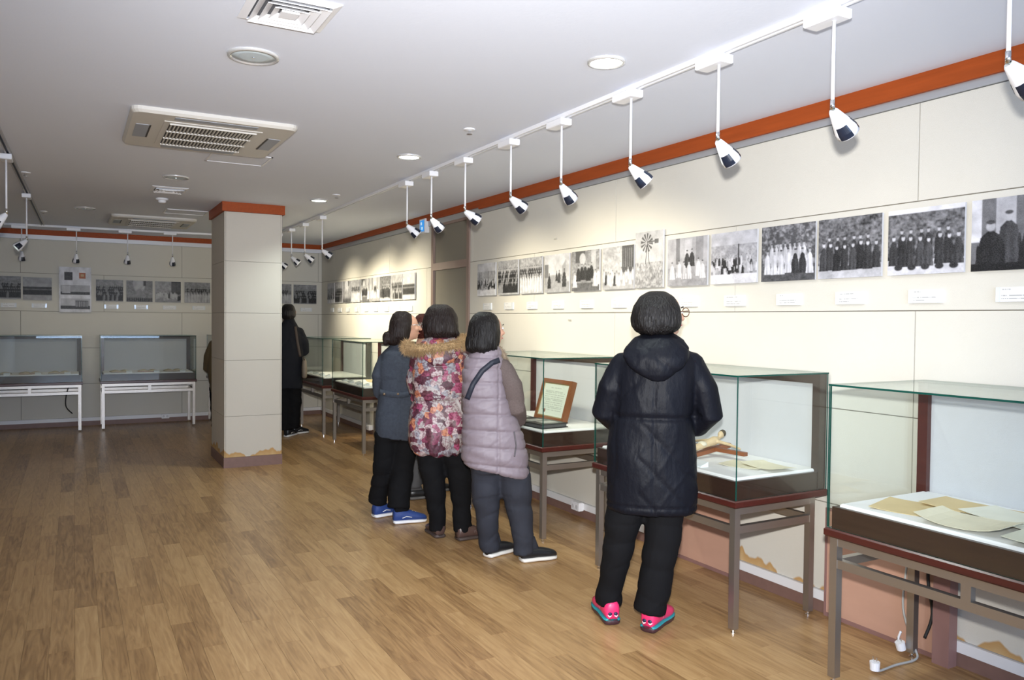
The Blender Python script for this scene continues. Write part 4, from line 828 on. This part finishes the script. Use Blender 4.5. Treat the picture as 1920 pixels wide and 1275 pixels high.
# ---------- A: woman in the black parka
pA = on_z(1190, 1178, 0); A_ = Person((pA.x, pA.y), 'woman in a hooded black parka and pink sneakers, standing nearest the camera')
s = A_
co = MB(); co.loft(s.rings([(956, 1144, 1308, .145, 0), (948, 1140, 1311, .155, 0), (900, 1140, 1311, .16, 0), (850, 1142, 1307, .158, 0), (800, 1147, 1301, .15, 0), (778, 1150, 1299, .146, 0), (740, 1153, 1303, .145, 0), (700, 1155, 1307, .135, 0), (675, 1160, 1304, .12, 0), (655, 1176, 1289, .10, .01), (638, 1194, 1270, .075, .02), (622, 1203, 1262, .062, .03)]))
lA = s.px([(1172, 682, 0), (1146, 730, -.02), (1135, 772, .0), (1155, 790, .1), (1205, 795, .19)]); rA = s.px([(1294, 682, 0), (1320, 728, -.01), (1332, 774, -.01), (1308, 792, .07), (1245, 796, .165)])
co.tube(lA, [.066, .066, .062, .055, .045], 14, 0, True).tube(rA, [.066, .068, .066, .058, .045], 14, 0, True)
def parka_fn(c, n):
    w = wrinkle(3, .0055, 9, 13)(c, n); zw = s.P(0, 778).z; g = np.exp(-((c[:, 2]-zw)/.012)**2); core = np.abs(c[:, 0]-.09) < .2
    w = w-n*(.010*g*core)[:, None]; zh = s.P(0, 941).z; w = w-n*(.005*np.exp(-((c[:, 2]-zh)/.006)**2))[:, None]
    xm = s.P(1228, 800).x; back = c[:, 1] < 0; return w-n*(.005*np.exp(-((c[:, 0]-xm)/.006)**2)*back*(c[:, 2] < s.P(0, 700).z))[:, None]
coat = s.part('parka', co, PARKA, .0085, 5, parka_fn)
hb = MB(); hb.loft(s.rings([(624, 1206, 1262, .06, .0), (634, 1188, 1277, .085, -.03), (650, 1172, 1290, .075, -.075), (668, 1168, 1288, .06, -.11), (686, 1182, 1278, .048, -.128), (700, 1202, 1262, .036, -.137), (711, 1222, 1246, .018, -.14)], 28, 2.2)); s.part('hood', hb, PARKA, .0085, 4, wrinkle(8, .005, 16, 16), coat)
bA, fA = body_core(s, s.P(1222, 905), s.P(1232, 587, .02), 1.0, .112, [(lA[-1], (1, .1, .15)), (rA[-1], (-1, .1, .1))], [s.px([(1178, 960), (1161, 1055, .03), (1148, 1130, .08)]), s.px([(1251, 960), (1241, 1055), (1226, 1140, -.015)])], [lA, rA], neck=s.P(1232, 640, .01))
def hairA(b): b.ell(s.P(1225, 566, .0), (.105, .10, .075), 18, 10)
hair(s, [(546, 1215, 1246, .05, 0), (556, 1198, 1262, .085, 0), (575, 1187, 1273, .108, -.005), (595, 1183, 1277, .115, -.008), (612, 1185, 1274, .108, -.012), (622, 1194, 1262, .09, -.022), (627, 1206, 1250, .06, -.035)], BLKH, 2)
glasses(s, fA, .112, mat('glasses_brown', (.12, .06, .03), .3), bA)
pants(s, [([(1188, 915), (1172, 985), (1160, 1060, .03), (1150, 1110, .07), (1147, 1137, .085)], [.10, .085, .069, .064, .068]), ([(1252, 915), (1250, 985), (1240, 1060, 0), (1230, 1120, -.01), (1225, 1149, -.015)], [.105, .09, .08, .078, .078])], BLACKT, 4, top=[(940, 1165, 1292, .12), (880, 1165, 1290, .12)])
PINK = mat('shoe_pink', (.75, .03, .14), .4); TEAL = mat('shoe_teal', (.02, .30, .34), .4); SOLD = mat('shoe_dark_sole', (.05, .02, .025), .4); WHT = mat('shoe_white', (.8, .8, .8), .4); NVY = mat('shoe_navy', (.015, .02, .06), .5); POD = mat('sole_pink', (.6, .12, .16), .35)
rs = [PINK, SOLD, BLACKT, TEAL, WHT, NVY, POD]
def fl_local(s, u, v): p = on_z(u, v, 0)-Vector((s.pos.x, s.pos.y, 0)); c, q = math.cos(s.hd), math.sin(s.hd); return (p.x*c-p.y*q, p.x*q+p.y*c)
shoe(s, fl_local(s, 1149, 1174), -.32, .265, rs, 'run'); shoe(s, fl_local(s, 1213, 1188), .42, .265, rs, 'run')
# ---------- B: woman in the lilac padded vest
pB = on_z(958, 1050, 0); B_ = Person((pB.x, pB.y), 'woman in a long lilac padded vest with a dark shoulder strap'); s = B_
vb = MB(); vb.loft(s.rings([(884, 872, 992, .135, 0, -.22), (878, 867, 996, .148, 0, -.2), (845, 866, 993, .155, 0, -.12), (800, 867, 980, .152, 0, -.05), (760, 868, 962, .145), (720, 867, 951, .14), (692, 867, 947, .13), (672, 873, 944, .115), (657, 884, 942, .09), (647, 893, 934, .07), (640, 898, 930, .062)]))
zs = [s.P(0, v).z for v in (872, 838, 806, 775, 745, 716, 690, 668, 640)]
def vest_fn(c, n):
    z = c[:, 2]+.10*np.clip(c[:, 0], -.2, .2)*np.clip((s.P(0, 760).z-c[:, 2])*3, 0, 1); o = np.zeros(len(z))
    for a in zs: o -= .013*np.exp(-np.abs(z-a)/.009)
    xm = s.P(938, 800).x; o -= .006*np.exp(-((c[:, 0]-xm)/.007)**2)*(c[:, 1] < 0)
    return wrinkle(5, .0035, 40, 22)(c, n)+n*o[:, None]
vest = s.part('padded_vest', vb, LILAC, .0075, 4, vest_fn)
rB = s.px([(943, 690, -.01), (960, 722, -.04), (968, 766, -.03), (974, 786, .07), (960, 792, .18)]); lB = s.px([(888, 690, .03), (882, 730, .10), (880, 765, .16), (900, 785, .26), (925, 790, .33)])
sl = MB(); sl.tube(rB, [.062, .066, .064, .052, .04], 14, 0, True); s.part('sleeve', sl, KNIT, .008, 4, wrinkle(6, .003, 30, 20)); sl = MB(); sl.tube(lB, [.05, .052, .05, .045, .04], 14, 0, True); s.part('sleeve', sl, KNIT, .008, 4)
bB, fB = body_core(s, s.P(932, 850), s.P(909, 618, .02), .95, .108, [(rB[-1], (-.7, .6, .1)), (lB[-1], (.5, .3, .3))], [s.px([(914, 905), (917, 972, .03), (921, 1028, .078)]), s.px([(968, 905), (980, 972), (986, 1032, -.02)])], [rB, lB], neck=s.P(912, 662, .01))
def hairB(b):
    for q in range(7): b.ell(s.P(880+q*8, 654+2*math.sin(q*2.1), -.045-.03*math.sin(PI*q/6)), (.022, .03, .024), 10, 7)
hair(s, [(585, 897, 920, .05, 0), (592, 887, 931, .085, 0), (605, 880, 937, .105, 0), (622, 877, 938, .112, -.004), (640, 873, 937, .115, -.01), (653, 873, 934, .105, -.018), (661, 882, 926, .075, -.03)], BLKH, 9, hairB, .008)
strip_on(s, vest, [(938, 674), (924, 679), (906, 694), (890, 718), (879, 746)], .032, NAVY, 'bag_strap'); strip_on(s, vest, [(966, 805), (970, 830), (967, 850)], .009, mat('zip_dark', (.08, .07, .08), .5), 'pocket_zip', .002)
fur(s, s.px([(930, 650, .03), (940, 657, .05), (947, 670, .07), (949, 686, .08)]), .018, mat('fur_grey', (.30, .23, .16), .9), 'fur_edge', vest, 400, .025, 4)
pants(s, [([(914, 862), (914, 925), (917, 975, .03), (920, 1012, .07), (922, 1034, .08)], [.10, .092, .072, .066, .064]), ([(962, 862), (972, 925), (980, 975), (985, 1015, -.02), (987, 1040, -.02)], [.10, .095, .073, .066, .064])], DENIMG, 7, 'jeans', top=[(885, 885, 985, .12), (840, 888, 980, .12)])
sb = [mat('shoe_black', (.012, .014, .018), .35), mat('sole_white', (.72, .70, .66), .5), DENIMG, None, WHT]
shoe(s, fl_local(s, 912, 1046), .75, .24, sb, 'slip'); shoe(s, fl_local(s, 976, 1054), 1.15, .24, sb, 'slip')
# ---------- C: woman in the floral coat
pC = on_z(848, 1010, 0); C_ = Person((pC.x, pC.y), 'woman in a belted floral coat with a fur-trimmed hood'); s = C_
cb = MB(); cb.loft(s.rings([(852, 784, 868, .12), (846, 774, 878, .145), (825, 767, 885, .16), (795, 767, 885, .155), (765, 771, 882, .14), (745, 777, 877, .128), (725, 776, 879, .132), (690, 773, 882, .135), (665, 776, 880, .125), (648, 786, 870, .105), (634, 802, 856, .075), (624, 810, 848, .06)]))
lC = s.px([(788, 668, 0), (780, 712, .04), (784, 745, .12), (805, 752, .26), (825, 750, .36)]); rC = s.px([(870, 668, 0), (880, 712, .04), (878, 745, .12), (862, 752, .26), (845, 750, .36)])
cb.tube(lC, [.062, .062, .056, .05, .042], 14, 0, True).tube(rC, [.062, .062, .056, .05, .042], 14, 0, True)
def flo_fn(c, n):
    z = c[:, 2]; zb = s.P(0, 745).z; o = -.010*np.exp(-((z-zb)/.012)**2)-.007*np.exp(-((z-s.P(0, 690).z)/.008)**2); lo = np.clip((zb-z)/.3, 0, 1); an = np.arctan2(c[:, 1], c[:, 0])
    return wrinkle(11, .004, 20, 18)(c, n)+n*(o+.006*lo*np.sin(an*13))[:, None]
coatC = s.part('floral_coat', cb, FLORAL, .0085, 4, flo_fn)
hd_ = MB(); hd_.loft(s.rings([(628, 808, 850, .06, -.01), (640, 790, 864, .075, -.05), (655, 784, 868, .06, -.085), (672, 795, 858, .045, -.11), (684, 812, 842, .025, -.12)], 24)); s.part('hood', hd_, FLORAL, .009, 4, None, coatC)
fur(s, s.px([(868, 632, .0), (871, 640, -.06), (850, 648, -.125), (820, 653, -.14), (790, 655, -.13), (766, 652, -.08), (764, 645, .0)]), .036, mat('fur_tan', (.36, .24, .12), .9, var=.4, vscale=40), 'fur_trim', coatC, 2600, .045, 2)
strip_on(s, coatC, [(777, 746), (800, 744), (828, 744), (855, 743), (877, 746)], .035, FLORAL, 'belt', .004, 30); strip_on(s, coatC, [(856, 746), (866, 765), (874, 780)], .025, mat('belt_grey', (.42, .38, .38), .5), 'belt_end', .006, 8)
bC, fC = body_core(s, s.P(828, 820), s.P(826, 603, .02), .25, .108, [(lC[-1], (.2, 1, .1)), (rC[-1], (-.2, 1, .1))], [s.px([(813, 880), (820, 945, .02), (823, 992, .05)]), s.px([(862, 880), (868, 945), (869, 994, -.02)])], [lC, rC], neck=s.P(828, 645, .01))
def hairC(b):
    for q in range(8): b.ell(s.P(801+q*8, 628+3*math.sin(q*1.7), -.04-.035*math.sin(PI*q/7)), (.022, .026, .03), 10, 7)
hair(s, [(571, 812, 838, .05, 0), (578, 802, 849, .085, 0), (592, 795, 857, .108, 0), (610, 792, 860, .115, -.005), (624, 795, 860, .105, -.012), (634, 803, 853, .075, -.02)], BRNH, 12, hairC, .008)
pants(s, [([(806, 835), (815, 900), (821, 950, .02), (823, 985, .05), (823, 997, .05)], [.10, .078, .064, .058, .057]), ([(852, 835), (866, 900), (868, 950), (869, 985, -.02), (869, 999, -.02)], [.10, .08, .064, .058, .056])], BLACKT, 13, top=[(850, 785, 872, .115), (800, 785, 872, .115)])
sc_ = [mat('shoe_brown', (.085, .05, .042), .4), mat('sole_brown', (.06, .042, .036), .6), BLACKT, None, WHT]
shoe(s, fl_local(s, 826, 1010), -.35, .235, sc_, 'strap'); shoe(s, fl_local(s, 856, 1014), 1.1, .24, sc_, 'strap')
# ---------- D: woman in the blue-grey blazer
pD = on_z(742, 976, 0); D_ = Person((pD.x, pD.y), 'woman in a blue-grey blazer and blue sneakers turning her face to the wall'); s = D_
db = MB(); db.loft(s.rings([(822, 706, 794, .125, 0, -.1), (805, 704, 795, .135, 0, -.06), (770, 707, 792, .13), (735, 711, 789, .118), (705, 710, 789, .12), (680, 711, 787, .118), (662, 717, 781, .105), (650, 730, 769, .08), (640, 738, 762, .06)]))
lD = s.px([(722, 676, 0), (712, 706, -.01), (712, 736, .02), (735, 744, .14), (765, 742, .28)]); rD = s.px([(778, 676, 0), (788, 706, .03), (788, 735, .10), (790, 742, .2), (800, 742, .3)])
db.tube(lD, [.055, .056, .052, .046, .038], 14, 0, True).tube(rD, [.055, .055, .052, .046, .038], 14, 0, True)
def blz_fn(c, n):
    o = -.005*np.exp(-((c[:, 0]-s.P(752, 700).x)/.006)**2)*(c[:, 1] < 0); return wrinkle(21, .004, 14, 10)(c, n)+n*o[:, None]
blz = s.part('blazer', db, BLAZ, .0085, 5, blz_fn); strip_on(s, blz, [(713, 733), (730, 737), (752, 739), (768, 736)], .04, BLAZ, 'back_tab', .005, 16)
for u in (722, 747): p = s.P(u, 736); MB().ell((p.x, -.132, p.z), (.009, .006, .009), 10, 6).build('button', mat('button_horn', (.14, .09, .05), .3), blz, True)
bD, fD = body_core(s, s.P(752, 800), s.P(755, 611, .02), 1.35, .106, [(lD[-1], (.3, 1, .1)), (rD[-1], (.1, 1, .1))], [s.px([(725, 850, .02), (716, 905, .055), (710, 938, .095)]), s.px([(759, 850, -.01), (752, 910, -.045), (749, 950, -.078)])], [lD, rD], neck=s.P(752, 652, .0))
def hairD(b): b.tube(s.px([(728, 630, -.04), (726, 640, -.06), (723, 645, -.07)]), [.04, .035, .018], 10, 0, True)
hair(s, [(583, 744, 762, .05, 0), (589, 736, 771, .085, 0), (602, 731, 774, .108, 0), (618, 729, 771, .112, -.004), (632, 726, 768, .105, -.01), (642, 725, 764, .08, -.02), (647, 730, 756, .05, -.03)], BRNH, 15, hairD, .006)
glasses(s, fD, .106, mat('glasses_silver', (.5, .5, .5), .2, metal=.8), bD)
pants(s, [([(728, 812), (722, 870), (714, 915, .06), (709, 942, .10)], [.095, .078, .068, .072]), ([(764, 812), (757, 870), (751, 920, -.05), (749, 955, -.08)], [.098, .085, .082, .08])], BLACKT, 23, top=[(825, 715, 785, .11), (780, 715, 785, .11)])
BLUE = mat('shoe_blue', (.015, .045, .20), .6, bump=.2, bscale=250); sd_ = [BLUE, mat('sole_pure_white', (.82, .82, .84), .45), BLACKT, None, WHT]
shoe(s, fl_local(s, 700, 971), 1.0, .235, sd_, 'sport'); shoe(s, fl_local(s, 737, 982), 1.35, .245, sd_, 'sport')
# ---------- E: woman mostly hidden between blazer and floral coat
pE = on_z(782, 937, 0); E_ = Person((pE.x, pE.y), 'reddish-haired woman in grey trousers hidden between the blazer and the floral coat'); s = E_
eb = MB(); eb.loft(s.rings([(800, 765, 822, .115), (760, 765, 824, .125), (720, 768, 822, .12), (680, 768, 822, .12), (655, 774, 816, .10), (642, 785, 806, .06), (634, 788, 803, .055)])); lE = s.px([(775, 668, 0), (770, 705, .02), (772, 730, .08), (790, 735, .25)]); rE = s.px([(815, 668, 0), (822, 705, .02), (820, 730, .08), (808, 735, .25)])
eb.tube(lE, [.05, .05, .048, .04], 12, 0, True).tube(rE, [.05, .05, .048, .04], 12, 0, True); s.part('dark_jacket', eb, COATK, .011, 4, wrinkle(31, .004))
body_core(s, s.P(794, 780), s.P(795, 612, .02), .8, .105, [(lE[-1], (0, 1, .1)), (rE[-1], (0, 1, .1))], [s.px([(785, 830), (782, 870), (778, 920)]), s.px([(806, 830), (808, 870), (810, 915)])], [lE, rE], neck=s.P(795, 648, .0))
hair(s, [(588, 786, 805, .05, 0), (594, 779, 812, .09, 0), (608, 775, 815, .11, 0), (622, 776, 813, .105, -.01), (634, 782, 806, .07, -.02)], REDH, 17)
pants(s, [([(784, 790), (782, 850), (780, 890), (778, 915)], [.085, .075, .062, .058]), ([(806, 790), (808, 850), (809, 890), (810, 910)], [.085, .075, .062, .058])], PANTG, 33, top=[(815, 768, 820, .10), (780, 768, 820, .10)])
se_ = [mat('shoe_black2', (.015, .015, .016), .35), mat('sole_grey', (.12, .115, .11), .6), PANTG, None, WHT]
shoe(s, fl_local(s, 766, 937), 1.25, .24, se_, 'slip'); shoe(s, fl_local(s, 800, 925), 1.0, .24, se_, 'slip')
# ---------- F: person in black by the pillar
pF = on_z(541, 819, 0); F_ = Person((pF.x, pF.y), 'person in a long black coat with a tan shoulder bag beside the pillar'); s = F_
fb = MB(); fb.loft(s.rings([(728, 513, 567, .14), (700, 512, 567, .15), (660, 514, 567, .14), (630, 516, 566, .13), (615, 522, 560, .11), (603, 530, 553, .075), (596, 533, 550, .06)])); lF = s.px([(520, 622, 0), (508, 645, 0), (506, 662, .05), (520, 668, .25)]); rF = s.px([(560, 622, 0), (569, 642, 0), (570, 658, .05), (558, 666, .25)])
fb.tube(lF, [.06, .065, .06, .05], 12, 0, True).tube(rF, [.06, .066, .064, .05], 12, 0, True); cF = s.part('long_coat', fb, COATK, .011, 4, wrinkle(41, .006))
body_core(s, s.P(540, 715), s.P(541, 585, .02), .3, .11, [(lF[-1], (0, 1, .1)), (rF[-1], (0, 1, .1))], [s.px([(532, 745), (533, 775), (534, 808)]), s.px([(551, 745), (551, 775), (549, 806)])], [lF, rF], neck=s.P(541, 603, 0))
hair(s, [(570, 534, 547, .06, 0), (574, 530, 551, .09, 0), (583, 527.5, 554, .115, -.005), (592, 527.5, 554, .11, -.01), (599, 531, 550, .07, -.02)], BLKH, 19)
pants(s, [([(531, 715), (533, 755), (534, 785), (534, 806)], [.10, .088, .075, .075]), ([(551, 715), (552, 755), (551, 785), (550, 804)], [.10, .088, .075, .075])], BLACKT, 43)
shoe(s, fl_local(s, 536, 820), .5, .25, [sb[0], mat('sole_white2', (.75, .75, .75), .5), BLACKT, None, WHT], 'sport'); shoe(s, fl_local(s, 548, 815), .9, .25, [sb[0], MATS['sole_white2'], BLACKT, None, WHT], 'sport')
strip_on(s, cF, [(553, 612), (557, 640), (562, 668)], .03, mat('strap_brown', (.06, .04, .028), .6), 'strap_band', .005, 12)
p = s.P(570, 688, -.06); bt = tag(empty('shoulder_bag', (s.root.matrix_basis @ p)), 'tan woven shoulder bag hanging beside the black coat', 'bag'); bt.rotation_euler.z = -s.hd
bg = MB(); bg.loft([[(.035*w*math.cos(2*PI*k/16), .12*w*math.sin(2*PI*k/16), z) for k in range(16)] for z, w in ((-.14, .6), (-.12, .95), (-.03, 1.0), (.06, .8), (.10, .45))]); bg.build('pouch', mat('bag_tan', (.22, .18, .14), .8, bump=.6, bscale=80), bt, True); MB().tube([(0, -.08, .09), (-.01, -.02, .12), (0, .06, .09)], .008, 8).build('handle', MATS['strap_brown'], bt, True)
# ---------- G: person left of the pillar
s = G_ = Person((1.79, 11.0), 'person in an olive jacket mostly hidden behind the left side of the pillar')
gb = MB(); gb.loft(s.rings([(742, 398, 436, .13), (715, 393, 440, .15), (690, 391, 442, .15), (665, 394, 440, .14), (645, 398, 436, .12), (628, 404, 430, .09), (618, 409, 425, .06)])); lG = s.px([(401, 645, 0), (394, 668, 0), (392, 690, .03), (400, 700, .2)]); rG = s.px([(433, 645, 0), (440, 668, 0), (441, 690, .03), (434, 700, .2)])
gb.tube(lG, [.055, .06, .058, .045], 12, 0, True).tube(rG, [.055, .06, .058, .045], 12, 0, True); jk = s.part('olive_jacket', gb, OLIVE, .012, 4, wrinkle(51, .007))
gh = MB(); gh.loft(s.rings([(614, 408, 427, .09, -.03), (625, 402, 433, .10, -.06), (645, 399, 436, .07, -.10), (662, 405, 430, .04, -.13)])); s.part('grey_hood', gh, GREYF, .012, 4, None, jk)
body_core(s, s.P(417, 735), s.P(417, 602, .02), 0, .11, [(lG[-1], (0, 1, .1)), (rG[-1], (0, 1, .1))], [s.px([(408, 750), (408, 775), (408, 800)]), s.px([(426, 750), (426, 775), (426, 800)])], [lG, rG], neck=s.P(417, 625, 0))
hair(s, [(588, 412, 423, .06), (592, 408, 427, .09), (602, 404, 430, .112), (612, 405, 429, .105, -.01), (618, 409, 425, .07, -.02)], BLKH, 22)
pants(s, [([(408, 725), (408, 760), (408, 800)], [.10, .085, .07]), ([(426, 725), (426, 760), (426, 800)], [.10, .085, .07])], BLACKT, 53)
fz = [sb[0], SOLD, BLACKT, None, WHT]; shoe(s, (-.07, -.06), 0, .25, fz, 'slip'); shoe(s, (.07, -.06), .15, .25, fz, 'slip')
